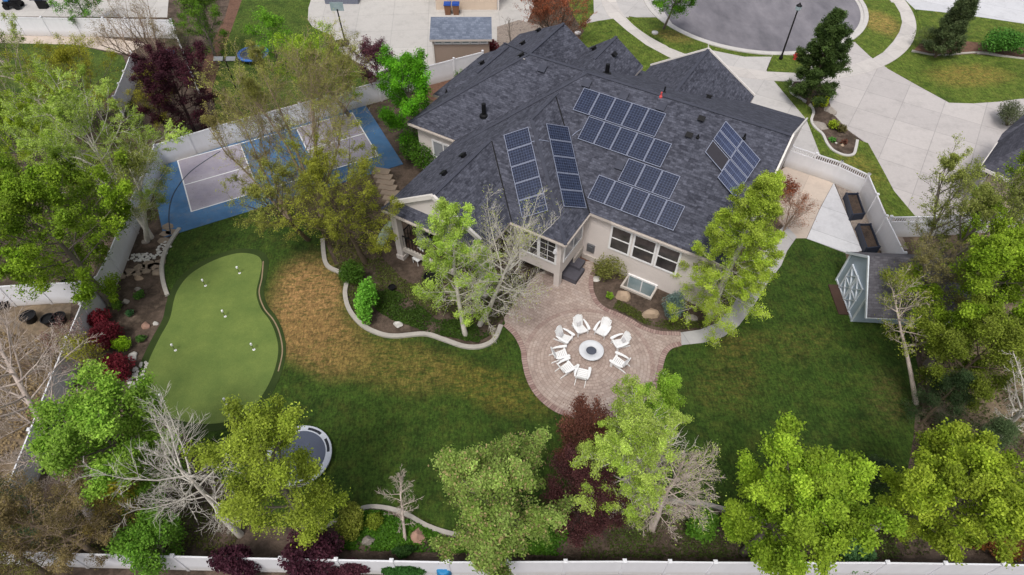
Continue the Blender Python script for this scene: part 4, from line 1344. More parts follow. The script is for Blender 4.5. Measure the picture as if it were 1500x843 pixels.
# ================================================================== NEIGHBOUR BUILDINGS
M['shingle_blue'] = shingle_mat('garage_shingle', (108, 116, 132), (82, 90, 106), (134, 142, 158), 0.22, 0.34)
t = thing('detached_garage', 'low tan shed with blue-grey shingle roof and a row of small high windows', 'garage', tuple(P(680, 92)))
zr, ze = 3.4, 2.6
r = [P(631, 25, zr), P(720, 25, zr), P(720.5, 58, ze), P(629, 58.5, ze)]
m = MB()
slope_face(m, r)
for i in range(4):
    a, b = r[i], r[(i + 1) % 4]
    m.face([a - UP * .18, b - UP * .18, b, a], 1)
m.face([p - UP * .18 for p in r][::-1], 1)
m.build('roof', [M['shingle_blue'], M['fascia']], t)
m = MB()
q = [Vector((p.x, p.y, 0)) for p in (r[3], r[2], r[1], r[0])]
ins = Vector((0.25, 0, 0))
w_ = [q[0] + ins + Vector((0, .3, 0)), q[1] - ins + Vector((0, .3, 0)), q[2] - ins, q[3] + ins]
hs_ = [ze - .2, ze - .2, zr - .2, zr - .2]
for i in range(4):
    a, b = w_[i], w_[(i + 1) % 4]
    m.face([a, b, b + UP * hs_[(i + 1) % 4], a + UP * hs_[i]])
m.build('wall', M['stucco_tan'], t)
for k in range(6):
    c = w_[0].lerp(w_[1], (k + 0.6) / 6.2) + UP * 2.22
    window(c, 0.62, 0.22, -PI / 2, M['glass_pale'], 'picture', parent=t)
m = MB(); m.beam(w_[0] + Vector((-.03, -.03, 0)), w_[0] + Vector((-.03, -.03, ze - .2)), 0.12, 0.12); m.build('corner_trim', M['trim'], t)
# beige house beyond
t = thing('neighbour_house', 'beige stucco house at the top edge with white downspout', 'house', tuple(P(683, 15)))
a, b = P(639, 15), P(728, 15)
m = MB()
q = [a, b, b + Vector((0, 8, 0)), a + Vector((0, 8, 0))]
for i in range(4):
    m.face([q[i], q[(i + 1) % 4], q[(i + 1) % 4] + UP * 4, q[i] + UP * 4])
m.build('wall', M['stucco_beige'], t)
m = MB()
zz = 4.0
rr = [a + Vector((-.4, -.4, zz)), b + Vector((.4, -.4, zz)), b + Vector((.4, 8.4, zz)), a + Vector((-.4, 8.4, zz))]
mm_ = (rr[0] + rr[3]) / 2 + UP * 2.2, (rr[1] + rr[2]) / 2 + UP * 2.2
slope_face(m, [rr[0], rr[1], mm_[1], mm_[0]]); slope_face(m, [rr[2], rr[3], mm_[0], mm_[1]])
m.face([rr[0], mm_[0], rr[3]], 1); m.face([rr[1], rr[2], mm_[1]], 1)
m.build('roof', [M['shingle_blue'], M['fascia']], t)
m = MB(); m.tube([b + Vector((.15, -.15, 0)), b + Vector((.15, -.15, 4))], 0.09, 8); m.build('downspout', M['trim'], t)
m = MB(); m.box(a + Vector((-.04, 1.2, 1.0)), (.08, 1.0, 2.0)); m.build('door', M['black'], t)
# trash bins
M['bin_brown'] = plain('bin_brown', C(120, 86, 66), 0.6, 0, 0.1, 3)
M['bin_blue'] = plain('bin_lid_blue', C(38, 78, 160), 0.5, 0, 0.1, 3)
for i, (px, lb) in enumerate((((656.5, 21), 'brown wheelie bin with blue lid, the left one by the beige house'), ((668.5, 21), 'brown wheelie bin with blue lid, the right one by the beige house'))):
    c = P(*px)
    if i == 0:
        bn = thing('trash_bin', lb, 'bin', (0, 0, 0), 0, 'bins by the beige house')
        m = MB(); m.hexa([Vector(v) for v in ((-.25, -.28, 0), (.25, -.28, 0), (.25, .28, 0), (-.25, .28, 0), (-.32, -.36, 1.0), (.32, -.36, 1.0), (.32, .36, 1.0), (-.32, .36, 1.0))]); m.build('bin_body', M['bin_brown'], bn, local=True)
        m = MB(); m.box((0, -.02, 1.04), (.7, .8, .08)); m.box((0, -.02, 1.1), (.5, .6, .05)); m.build('lid', M['bin_blue'], bn, local=True)
        for s in (-.27, .27):
            m = MB(); m.tube([(s - .04, .32, .12), (s + .04, .32, .12)], 0.12, 10); m.build('wheel', M['black'], bn, local=True)
        o = bn
    else:
        o = dup(bn)
    o['label'] = lb
    o.location = c
# spa cover at the top edge
c = P(502, 4)
t = thing('hot_tub', 'grey-blue covered hot tub at the top edge of the neighbour pad', 'hot tub', tuple(c))
m = MB(); m.box(c + Vector((0, .8, .28)), (3.3, 2.4, .56)); m.build('shell', plain('spa_shell', C(112, 116, 130), .6, 0, .1, 3), t)
m = MB(); m.box(c + Vector((0, .95, .64)), (2.9, 2.0, .14)); m.build('cover', plain('spa_cover', C(142, 150, 172), .6, 0, .1, 3), t)
# neighbour house on the right edge
M['shingle_right'] = shingle_mat('right_house_shingle', (74, 74, 84), (54, 54, 62), (98, 98, 108))
c0 = P(1437.5, 244, 3.4)
t = thing('neighbour_house', 'house corner at the right edge with grey roof, white fascia and gutters', 'house', (c0.x, c0.y, 0))
gz = 3.4
q0, q1, q2, q3 = c0, P(1520, 283, gz), P(1600, 190, gz), P(1499, 170, gz + .0)
rA, rB = P(1478, 204, 4.9), P(1560, 230, 4.9)
m = MB()
k1 = P(1462, 203, gz)
k2 = P(1468, 195, gz)
ev = (c0 - P(1462, 207, gz)); 
slope_face(m, [c0, q1, q1 + Vector((6, 5, 2.6)), P(1505, 212, 5.0)])
slope_face(m, [c0, P(1505, 212, 5.0), P(1505, 178, 4.6), P(1464, 206, gz)])
slope_face(m, [P(1461, 208, gz), P(1468, 196, gz + .3), P(1500, 168, gz + .3), P(1540, 160, 5.2), P(1505, 215, 5.0)])
for a, b in ((c0, q1), (c0, P(1464, 206, gz))):
    m.beam(a - UP * .1, b - UP * .1, .12, .2, 1)
m.build('roof', [M['shingle_right'], M['trim']], t)
m = MB()
e = (q1 - c0).normalized(); e2 = Vector((-e.y, e.x, 0))
w0 = Vector((c0.x, c0.y, 0)) + e * .6 + e2 * .6
m.face([w0, w0 + e * 9, w0 + e * 9 + UP * gz, w0 + UP * gz]); m.face([w0 + e2 * 7, w0, w0 + UP * gz, w0 + e2 * 7 + UP * gz])
m.build('wall', M['stucco_beige'], t)
m = MB(); m.tube([c0 + e * .5 + e2 * .5 - UP * .2, w0 + UP * 2.9 - e * .08, w0 - e * .08 - e2 * .08], .05, 6); m.build('downspout', M['trim'], t)
for dd in (0.15, 3.0):
    m = MB(); p = w0 + e2 * dd + UP * 2.6 - e * .12
    m.lathe(p - UP * .2, [(.1, 0), (.13, .05), (.1, .3), (.03, .38)], 8); m.build('wall_lamp', M['black'], t)

# ================================================================== PORCH FURNITURE, KAYAK, POTS
M['sofa'] = plain('grey_outdoor_fabric', C(136, 140, 138), 0.9, 0, 0.12, 4)
c = hp(-18.4, 21.8, 0.94)
t = thing('outdoor_sofa', 'curved grey outdoor sofa on the covered porch behind the railing', 'sofa', tuple(c))
m = MB(); 
for k in range(9):
    a0 = rad(40 + k * 22)
    m.box(c + Vector((1.0 * math.cos(a0), 1.0 * math.sin(a0), .25)), (.7, .42, .4), a0)
m.build('seat', M['sofa'], t)
m = MB()
for k in range(9):
    a0 = rad(40 + k * 22)
    m.box(c + Vector((1.32 * math.cos(a0), 1.32 * math.sin(a0), .45)), (.2, .54, .8), a0)
m.build('backrest', M['sofa'], t)
c = P(563, 345, 0.35)
m = MB()
m.tube([(-1.35, 0, .1), (-1.2, 0, 0), (-.6, 0, -.02), (0, 0, -.03), (.6, 0, -.02), (1.2, 0, 0), (1.35, 0, .1)], [.03, .16, .3, .34, .3, .16, .03], 12)
for v in range(len(m.v)):
    x, y, z = m.v[v]; m.v[v] = (x, y, z * .55)
o = m.build('kayak', plain('kayak_shell', C(176, 192, 170), .4, 0, .25, 2), smooth=True)
o.location = c; o.rotation_euler = (0.5, 0, rad(78))
tag(o, 'pale green kayak lying on the ground beside the porch column', 'kayak')
pa_ = P(590, 375); 
for i, (px, lb) in enumerate((((613, 385), 'white patio chair under the porch nearest the column'), ((672, 388), 'white patio chair under the porch behind the pale aspen'))):
    c = P(*px)
    if i == 0:
        pc0 = thing('patio_chair', lb, 'chair', (0, 0, 0), 0, 'white patio chairs under the porch')
        m = MB(); m.box((0, 0, .43), (.52, .5, .05)); m.build('seat', M['poly'], pc0, local=True)
        m = MB(); m.box((0, -.27, .72), (.52, .05, .6), M4=Matrix.Rotation(rad(10), 3, 'X')); m.build('backrest', M['poly'], pc0, local=True)
        for x in (-.22, .22):
            for y in (-.22, .22):
                m = MB(); m.tube([(x, y, 0), (x, y, .42)], .022, 6); m.build('leg', M['poly'], pc0, local=True)
        o = pc0
    else:
        o = dup(pc0)
    o['label'] = lb; o.location = c; o.rotation_euler = (0, 0, 2.4 - i)
def pot(px, r_, h_, lb, mat='black', grp='black plastic plant pots by the neighbour fence', nm='plant_pot'):
    c = P(*px)
    m = MB(); m.lathe((0, 0, 0), [(r_ * .72, 0), (r_ * .95, h_ * .9), (r_ * 1.05, h_ * .92), (r_ * 1.05, h_), (r_ * .9, h_), (r_ * .85, h_ * .8)], 16)
    o = m.build(nm, M[mat]); o.location = c
    return tag(o, lb, 'pot', grp)
pot((2, 449), .42, .55, 'black plant pot at the left edge below the cross fence'); pot((13, 446), .42, .55, 'black plant pot second from the left edge below the cross fence')
pot((47, 470), .42, .5, 'black plant pot alone between the two groups of pots'); pot((76, 474), .38, .5, 'black plant pot left of a touching pair on the gravel')
pot((91, 472), .4, .5, 'black plant pot right of a touching pair on the gravel'); pot((100, 420), .3, .4, 'small black pot standing against the white cross fence')
pot((634, 413), .5, .5, 'wide black planter tub on the ground by the porch column', 'black', None, 'planter_tub')
pot((575, 425), .22, .3, 'small dark bucket on the soil beneath the porch', 'black', None, 'bucket')
# blue barrel beyond the back fence
c = P(652, 842)
t = thing('water_barrel', 'blue barrel standing just outside the back fence', 'barrel', tuple(c))
m = MB(); m.lathe(c, [(.27, 0), (.31, .1), (.33, .45), (.31, .8), (.27, .9), (.2, .92)], 18); m.build('barrel_body', plain('barrel_blue', C(40, 120, 170), .45, 0, .1, 3), t)
m = MB(); m.lathe(c + UP * .92, [(.06, 0), (.06, .05)], 8); m.build('cap', M['vinyl'], t)
# blue toy slide in the upper left yard
a, b = P(250, 100, .1), P(250, 74, 1.3)
t = thing('toy_slide', 'blue plastic toy slide between the plum tree and the olive tree', 'slide', (a.x, a.y, 0))
m = MB(); m.beam(a, b, .5, .05); m.beam(a + Vector((-.25, 0, .08)), b + Vector((-.25, 0, .08)), .05, .2); m.beam(a + Vector((.25, 0, .08)), b + Vector((.25, 0, .08)), .05, .2); m.build('chute', plain('toy_blue', C(80, 140, 200), .4, 0, .1, 3), t)
m = MB(); m.beam(Vector((b.x - .2, b.y + .1, 0)), b + Vector((-.2, .1, 0)), .06, .06); m.beam(Vector((b.x + .2, b.y + .1, 0)), b + Vector((.2, .1, 0)), .06, .06); m.build('ladder', M['vinyl'], t)
# things in the top left yard: grill and a covered mower
c = P(65, 12)
t = thing('gas_grill', 'dark gas grill with side shelves on the pad at upper left', 'grill', tuple(c))
m = MB(); m.box(c + UP * .45, (.8, .55, .85)); m.build('cabinet', M['black'], t)
m = MB(); m.tube([c + Vector((-.4, 0, .98)), c + Vector((.4, 0, .98))], .28, 12); m.build('lid', plain('grill_lid', C(60, 76, 104), .4, .3, .1, 3), t)
for s in (-.65, .65):
    m = MB(); m.box(c + Vector((s, 0, .85)), (.5, .5, .04)); m.build('side_shelf', M['grey_metal'], t)
c = P(22, 12)
t = thing('lawn_mower', 'black and blue ride-on mower parked on the pad in the top left corner', 'mower', tuple(c))
m = MB(); m.box(c + UP * .5, (1.5, .75, .35)); m.box(c + Vector((.45, 0, .75)), (.55, .6, .3)); m.build('chassis', M['black'], t)
m = MB(); m.box(c + Vector((-.35, 0, .8)), (.45, .45, .12)); m.box(c + Vector((-.58, 0, 1.0)), (.1, .45, .4)); m.build('seat', plain('mower_seat', C(70, 120, 180), .5, 0, .1, 3), t)
for x in (-.5, .55):
    for y in (-.42, .42):
        m = MB(); m.tube([c + Vector((x, y - .1, .28)), c + Vector((x, y + .1, .28))], .28, 12); m.build('wheel', M['black'], t)

# ================================================================== ROCKS, STONES, STEPS
M['rock_tan'] = plain('boulder_tan', C(176, 154, 132), 0.9, 0, 0.3, 2.2)
M['rock_pink'] = plain('boulder_pink', C(176, 140, 124), 0.9, 0, 0.3, 2.2)
M['rock_grey'] = plain('boulder_grey', C(158, 150, 142), 0.9, 0, 0.3, 2.2)
M['rock_white'] = plain('boulder_white', C(206, 202, 196), 0.9, 0, 0.25, 2.2)
def rock(px, rx, ry, h, lb, mat, seed, rz=0.0):
    c = P(*px)
    r_ = random.Random(seed)
    bm = bmesh.new()
    bmesh.ops.create_icosphere(bm, subdivisions=3, radius=1)
    pl = [(Vector((r_.uniform(-1, 1), r_.uniform(-1, 1), r_.uniform(-.3, 1))).normalized(), r_.uniform(.62, .9)) for _ in range(9)]
    for v in bm.verts:
        d = v.co.copy()
        for n, k in pl:
            s_ = d.dot(n)
            if s_ > k: d -= n * (s_ - k)
        d += Vector((r_.uniform(-1, 1), r_.uniform(-1, 1), r_.uniform(-1, 1))) * .02
        v.co = Vector((d.x * rx, d.y * ry, max(-.15, d.z) * h))
    me = bpy.data.meshes.new('boulder'); bm.to_mesh(me); bm.free(); me.materials.append(M[mat])
    o = bpy.data.objects.new('boulder', me); col.objects.link(o); o.location = (c.x, c.y, 0.02); o.rotation_euler = (0, 0, rz)
    tag(o, lb, 'boulder', 'boulders in the planting beds')
rock((911, 434), .55, .42, .5, 'tan boulder in the bed left of the basement window well', 'rock_tan', 1, -.6)
rock((953, 461), .58, .45, .5, 'tan boulder in the bed beside the weeping blue spruce', 'rock_tan', 2, .5)
rock((1013, 467), .4, .25, .25, 'small grey boulder in the grass edge right of the weeping spruce', 'rock_grey', 3)
rock((541, 794), .34, .28, .35, 'grey boulder in the ground cover near the back fence, the left one', 'rock_grey', 4, .3)
rock((613, 787), .38, .42, .4, 'pinkish boulder in the ground cover near the back fence, the right one', 'rock_pink', 5, .2)
rock((214, 478), .3, .24, .3, 'pink rounded boulder in the west bed beside the green', 'rock_pink', 6)
rock((228, 475), .18, .15, .2, 'small white boulder right next to the pink one in the west bed', 'rock_white', 7)
rock((195, 523), .32, .3, .25, 'flat pale grey boulder between the lime shrub and the lower red shrub', 'rock_white', 8)
rock((184, 443), .25, .2, .2, 'pale grey boulder beside the small lime shrub in the west bed', 'rock_grey', 9)
rock((204, 408), .3, .2, .2, 'tan boulder below the stepping stones in the west bed', 'rock_tan', 10)
rock((202, 424), .22, .18, .18, 'small grey boulder among green perennials in the west bed', 'rock_grey', 11)
rock((213, 355), .3, .2, .25, 'grey boulder at the foot of the pale aspen by the west fence', 'rock_grey', 12)
rock((583, 476), .3, .25, .25, 'pale boulder inside the curved edging below the porch', 'rock_white', 13)
rock((1214, 163), .5, .7, .4, 'large grey boulder in the front bed between conifer and lime shrub', 'rock_grey', 14, .5)
rock((1202, 185), .55, .9, .25, 'long flat grey boulder along the edging of the front bed', 'rock_grey', 15, .6)
rock((1233, 214.5), .2, .15, .2, 'small orange-tan boulder at the lower end of the front bed', 'rock_tan', 16)
rock((1224, 211), .16, .12, .15, 'small white boulder at the lower end of the front bed', 'rock_white', 17)
rock((873, 409), .3, .25, .08, 'square white paving stone lying at the corner of the bed by the steps', 'rock_white', 18)
# stepping stones in the west bed
M['flag'] = plain('flagstone', C(150, 134, 118), 0.9, 0, 0.25, 2.5)
rs = random.Random(5)
for i, (px, w_) in enumerate((((178, 404), .42), ((190, 399), .45), ((201, 401), .4), ((205, 392), .42), ((214, 397), .4), ((217, 388), .45), ((227, 391), .48), ((231, 399), .4), ((236, 385), .4),
                              ((243, 343), .4), ((246, 333), .45), ((240, 353), .4), ((251, 341), .4))):
    c = P(*px)
    n = rs.choice((5, 6))
    a0 = rs.random() * 6
    q = [Vector((w_ * rs.uniform(.8, 1.1) * math.cos(a0 + 2 * PI * k / n), w_ * .8 * rs.uniform(.8, 1.1) * math.sin(a0 + 2 * PI * k / n), 0)) for k in range(n)]
    m = MB()
    m.face([p + UP * .05 for p in q])
    for k in range(n):
        m.face([q[k] - UP * .03, q[(k + 1) % n] - UP * .03, q[(k + 1) % n] + UP * .05, q[k] + UP * .05])
    o = m.build('stepping_stone', M['flag']); o.location = (c.x, c.y, .015)
    tag(o, 'flat tan flagstone of the stepping path in the west bed', 'stepping stone', 'stepping stones in the west bed')
# timber and stone steps between court and house
M['step'] = plain('stone_step', C(150, 134, 118), 0.9, 0, 0.2, 2)
a, b = P(560, 258), P(578, 300)
t = thing('garden_steps', 'flight of tan stone steps between the blue court and the porch', 'steps', tuple(a))
for k in range(7):
    p = a.lerp(b, k / 6)
    m = MB(); m.box(p + UP * (.06 + .05 * (6 - k) * .6), (1.25, .62, .12 + .06 * (6 - k)), rad(-14)); m.build('step', M['step'], t)
# white pebble patches
def pebbles(cpx, rx, ry, n, label, seed):
    rr_ = np.random.default_rng(seed)
    c = P(*cpx)
    m = MB()
    for k in range(n):
        a = rr_.uniform(0, 2 * PI); r_ = math.sqrt(rr_.uniform())
        p = Vector((c.x + rx * r_ * math.cos(a), c.y + ry * r_ * math.sin(a), 0.02))
        s = rr_.uniform(.05, .12)
        m.lathe(p, [(s, 0), (s * .9, s * .5), (s * .4, s * .75)], 6)
    o = m.build('pebbles', M['rock_white'])
    tag(o, label, 'pebbles', kind='stuff')
pebbles((205, 378), 1.1, .35, 60, 'white pebbles scattered above the stepping stones', 1)
pebbles((240, 366), .4, .7, 40, 'white pebbles along the edging of the west bed', 2)
pebbles((203, 550), .5, .9, 70, 'white pebbles at the lower end of the west bed', 3)
# ================================================================== PLANTS
def leaf_mat():
    t = NT('leaf')
    a = t.n('ShaderNodeAttribute', attribute_name='leafcol')
    t.out(a.outputs['Color'], 0.6)
    t.b.inputs['Specular IOR Level'].default_value = 0.2
    tr = t.n('ShaderNodeBsdfTranslucent', {'Color': a.outputs['Color']})
    mx = t.n('ShaderNodeMixShader', {0: 0.3})
    t.t.links.new(t.b.outputs[0], mx.inputs[1])
    t.t.links.new(tr.outputs[0], mx.inputs[2])
    t.t.links.new(mx.outputs[0], t.t.nodes['Material Output'].inputs[0])
    return t.m
M['leaf'] = leaf_mat()
def bark(name, c1, c2):
    t = NT(name)
    p = t.pos()
    c = t.ramp(t.noise(t.map(p, scale=(1, 1, .4)), 4.0, 5, 0.7), [(0.3, C(*c1)), (0.7, C(*c2))])
    return t.out(c, 0.9)
M['bark_white'] = bark('bark_white', (176, 168, 158), (226, 220, 210))
M['bark_pale'] = bark('bark_pale', (172, 156, 146), (212, 198, 188))
M['bark_grey'] = bark('bark_grey', (104, 96, 88), (140, 130, 120))
M['bark_brown'] = bark('bark_brown', (84, 72, 60), (116, 102, 86))
M['bark_tan'] = bark('bark_tan', (136, 118, 102), (176, 156, 138))
M['bark_dark'] = bark('bark_dark', (58, 44, 42), (82, 62, 58))

def tubes(pts, r0, r1, sides):
    """pts (B,N,3) -> verts, faces of tapered tubes"""
    B, N, _ = pts.shape
    d = np.gradient(pts, axis=1)
    d /= np.linalg.norm(d, axis=2, keepdims=True) + 1e-9
    ref = np.where(np.abs(d[:, :, 2:3]) > 0.9, np.array([1.0, 0, 0]), np.array([0, 0, 1.0]))
    a = np.cross(d, ref); a /= np.linalg.norm(a, axis=2, keepdims=True) + 1e-9
    b = np.cross(d, a)
    t = np.linspace(0, 1, N)[None, :]
    r = r0[:, None] * (1 - t) + r1[:, None] * t
    k = np.arange(sides) * 2 * np.pi / sides
    v = pts[:, :, None, :] + (a[:, :, None, :] * np.cos(k)[None, None, :, None] + b[:, :, None, :] * np.sin(k)[None, None, :, None]) * r[:, :, None, None]
    idx = np.arange(B * N * sides).reshape(B, N, sides)
    i0, i1 = idx[:, :-1, :], idx[:, 1:, :]
    f = np.stack([i0, np.roll(i0, -1, 2), np.roll(i1, -1, 2), i1], -1).reshape(-1, 4)
    return v.reshape(-1, 3), f

def quad_mesh(name, v, f, mat, parent, attr=None, smooth=False):
    me = bpy.data.meshes.new(name)
    me.vertices.add(len(v)); me.vertices.foreach_set('co', np.ascontiguousarray(v, dtype=np.float32).ravel())
    nf = len(f)
    me.loops.add(nf * 4); me.loops.foreach_set('vertex_index', np.ascontiguousarray(f, dtype=np.int32).ravel())
    me.polygons.add(nf); me.polygons.foreach_set('loop_start', np.arange(0, nf * 4, 4, dtype=np.int32))
    if smooth: me.polygons.foreach_set('use_smooth', np.ones(nf, dtype=bool))
    me.materials.append(mat)
    if attr is not None:
        at = me.attributes.new('leafcol', 'FLOAT_COLOR', 'FACE')
        at.data.foreach_set('color', np.ascontiguousarray(attr, dtype=np.float32).ravel())
    me.update(calc_edges=True)
    o = bpy.data.objects.new(name, me)
    col.objects.link(o)
    o.parent = parent
    return o

def leaves(rng, c, size, upb=0.6, asp=0.6):
    """leaf-shaped quads (diamonds) at c"""
    n = len(c)
    nrm = rng.normal(size=(n, 3)); nrm[:, 2] = np.abs(nrm[:, 2]) + upb
    nrm /= np.linalg.norm(nrm, axis=1, keepdims=True)
    t = np.cross(nrm, rng.normal(size=(n, 3))); t /= np.linalg.norm(t, axis=1, keepdims=True) + 1e-9
    b = np.cross(nrm, t)
    s = size * rng.uniform(0.45, 1.5, n)[:, None]
    v = np.stack([c - t * s * .5, c + b * s * .5 * asp - t * s * .08, c + t * s * .5, c - b * s * .5 * asp - t * s * .08], 1)
    return v.reshape(-1, 3), np.arange(n * 4).reshape(n, 4)

def srgb(cs):
    return np.array([[lin(x) for x in c] for c in cs])

PROF = {
    'round': lambda t: np.sin(np.pi * np.clip(0.12 + t * 0.80, 0, 1)) ** 0.7,
    'cone': lambda t: (1.02 - t) ** 0.8,
    'pyramid': lambda t: np.clip(np.minimum(1.0, 0.55 + t * 1.8), 0, 1) * (1.03 - t) ** 0.75,
    'column': lambda t: np.clip(np.minimum(1, 0.5 + 2.2 * t), 0, 1) * np.clip((1.08 - t) * 2.2, 0, 1),
    'vase': lambda t: 0.55 + 0.45 * t,
    'spread': lambda t: 0.8 + 0.2 * np.sin(np.pi * t),
}

def tree(name, label, cat, px, rpx, H, prof='round', leaf=((100, 130, 40), (130, 155, 50)), n=7000, size=.15, bark='bark_grey', base=None, base_frac=.22,
         nmain=24, ns=8, ntw=6, el=(15, 60), curve=18, twr=.008, spread=.16, tr=None, seed=0, ch=.6, bare=None, patch=None, group=None, k=1.0, stems=1, wig=.22, sub=.42, upb=.6,
         asp=.62, tips=None, leafout=.25, limb=.2, tf=.5):
    n = int(n * 4.6); size *= .55; spread *= .82
    rng = np.random.default_rng(seed + 1000)
    cz = H * ch
    c = P(px[0], px[1], cz)
    R = rpx * (CAM_H - cz) / (FPX * ST + (px[1] - 421.5) * CT)
    bp = P(*base) if base else Vector((c.x, c.y, 0))
    root = thing(name, label, cat, (bp.x, bp.y, 0), 0, group)
    lean = np.array([c.x - bp.x, c.y - bp.y, 0.0])
    tr = tr or (0.020 * H + 0.02)
    Vs, Fs, off = [], [], 0
    def add(v, f):
        nonlocal off
        Vs.append(v); Fs.append(f + off); off += len(v)
    # trunk(s)
    NT_ = 9
    trunks = []
    for s in range(stems):
        t = np.linspace(0, 1, NT_)
        az = rng.uniform(0, 6.28) if stems == 1 else 6.28 * s / stems + rng.uniform(-.4, .4)
        tilt = (0.03 if stems == 1 else 0.22) * H
        wv = np.cumsum(rng.normal(0, .012 * H, (NT_, 2)), 0)
        q = np.zeros((NT_, 3))
        q[:, 0] = lean[0] * t / ch * 1.0 + np.cos(az) * tilt * t ** 1.2 + wv[:, 0] * t
        q[:, 1] = lean[1] * t / ch * 1.0 + np.sin(az) * tilt * t ** 1.2 + wv[:, 1] * t
        q[:, 2] = H * .97 * t * (1 if stems == 1 else rng.uniform(.8, 1))
        trunks.append(q)
    TQ = np.array(trunks)
    v, f = tubes(TQ, np.full(stems, tr if stems == 1 else tr * .6), np.full(stems, tr * .12), 7)
    add(v, f)
    # main limbs
    B = nmain
    tt = base_frac + (1 - base_frac) * ((np.arange(B) + rng.uniform(0, 1, B)) / B) ** .92
    tt = np.clip(tt, 0, .985)
    rel = (tt - base_frac) / (1 - base_frac)
    which = rng.integers(0, stems, B)
    fi = tt * (NT_ - 1); i0 = np.minimum(fi.astype(int), NT_ - 2); fr = (fi - i0)[:, None]
    org = TQ[which, i0] * (1 - fr) + TQ[which, i0 + 1] * fr
    az = np.arange(B) * 2.39996 + rng.normal(0, .35, B)
    elv = np.radians(el[0] + (el[1] - el[0]) * rel + rng.normal(0, 6, B))
    L = R * PROF[prof](rel) * rng.uniform(.78, 1.12, B)
    L = L / np.maximum(np.cos(elv + np.radians(curve) * .5), .45)
    top = elv + np.radians(curve) * .55
    L = np.minimum(L, np.maximum((H * 1.03 - org[:, 2]) / np.maximum(np.sin(top), .15), .22 * R))
    N = 7
    def grow(o, az, el, L, N, cv, wg):
        m = len(o)
        p = np.zeros((m, N, 3)); p[:, 0] = o
        a, e = az.copy(), el.copy()
        for i in range(1, N):
            d = np.stack([np.cos(a) * np.cos(e), np.sin(a) * np.cos(e), np.sin(e)], 1)
            p[:, i] = p[:, i - 1] + d * (L / (N - 1))[:, None]
            a = a + rng.normal(0, wg, m); e = np.clip(e + cv / (N - 1) + rng.normal(0, wg * .6, m), -1.3, 1.5)
        return p
    mains = grow(org, az, elv, L, N, np.radians(curve), wig * .6)
    mr = np.clip(tr * limb * (L / (R + 1e-6)) ** .7, .010, .12)
    v, f = tubes(mains, mr, mr * .12, 5); add(v, f)
    def children(par, plen, cnt, lo, frac, ang, cv, N, wg, rpow):
        m, PN, _ = par.shape
        s = lo + (1 - lo) * ((np.arange(cnt)[None, :] + rng.uniform(0, 1, (m, cnt))) / cnt)
        x = s * (PN - 1); a0 = np.minimum(x.astype(int), PN - 2); fr = (x - a0)[..., None]
        mi = np.arange(m)[:, None]
        o = par[mi, a0] * (1 - fr) + par[mi, a0 + 1] * fr
        d = par[mi, a0 + 1] - par[mi, a0]
        d /= np.linalg.norm(d, axis=2, keepdims=True) + 1e-9
        pr = rng.normal(size=d.shape); pr -= (pr * d).sum(2, keepdims=True) * d
        pr /= np.linalg.norm(pr, axis=2, keepdims=True) + 1e-9
        A = np.radians(rng.normal(ang, 11, s.shape))[..., None]
        nd = d * np.cos(A) + pr * np.sin(A)
        nd[..., 2] += .12
        nd /= np.linalg.norm(nd, axis=2, keepdims=True)
        ln = plen[:, None] * frac * (1.12 - .72 * s) * rng.uniform(.65, 1.2, s.shape)
        nd = nd.reshape(-1, 3)
        return grow(o.reshape(-1, 3), np.arctan2(nd[:, 1], nd[:, 0]), np.arcsin(np.clip(nd[:, 2], -1, 1)), ln.ravel(), N, cv, wg), ln.ravel(), s.ravel()
    subs, sl, ss = children(mains, L, ns, .16, sub, 46, np.radians(curve) * .6, 5, wig, 1)
    sr = np.clip(np.repeat(mr, ns) * .42 * (1.15 - ss), .006, .035)
    v, f = tubes(subs, sr, sr * .15, 4); add(v, f)
    tw, tl, ts = children(subs, sl, ntw, .12, tf, 42, np.radians(curve) * .4, 4, wig, 1)
    r_ = np.full(len(tw), twr)
    v, f = tubes(tw, r_, r_ * .2, 3); add(v, f)
    quad_mesh('trunk', np.concatenate(Vs), np.concatenate(Fs), M[bark], root, smooth=True)
    # leaves along the twigs
    if n > 0:
        keep = np.ones(len(tw), bool)
        mid = tw[:, 2]
        if bare is not None:
            keep &= ~bare(mid[:, 0] - lean[0], mid[:, 1] - lean[1], mid[:, 2] / H, rng)
        dist = np.linalg.norm(mid[:, :2] - (lean[:2] * np.clip(mid[:, 2:3] / (H * ch), 0, 1.3)), axis=1) / (R + 1e-6)
        w_ = np.clip(leafout + dist, .1, 1.2) * np.clip(.4 + mid[:, 2] / H, .4, 1.2)
        # whole boughs are fuller or thinner than others, so the crown has clumps and gaps
        w_ = w_ * np.repeat(rng.uniform(.45, 1.4, len(subs)), ntw) * keep
        w_ = w_ / w_.sum()
        ti = rng.choice(len(tw), n, p=w_)
        u = rng.uniform(.15, 1.05, n) * 3
        a0 = np.clip(u.astype(int), 0, 2); fr = (u - a0)[:, None]
        c_ = tw[ti, a0] * (1 - fr) + tw[ti, a0 + 1] * fr + rng.normal(0, spread, (n, 3)) * np.array([1, 1, .8])
        cols = srgb(leaf)
        bt = rng.uniform(0, 1, len(subs))[ti // ntw]
        mixv = np.clip(bt * .65 + rng.uniform(0, 1, n) * .45, 0, 1)[:, None]
        cc = cols[0] * (1 - mixv) + cols[-1] * mixv
        if tips is not None:
            m = rng.uniform(size=n) < tips[1]
            cc[m] = srgb([tips[0]])[0]
        if patch is not None:
            for (ppx, ppy, pz, prad, pcol) in patch:
                q = P(ppx, ppy, pz)
                dd = np.linalg.norm(c_ + np.array([bp.x, bp.y, 0]) - np.array(q), axis=1)
                m = dd < prad * rng.uniform(.6, 1.15, n)
                cc[m] = srgb([pcol])[0]
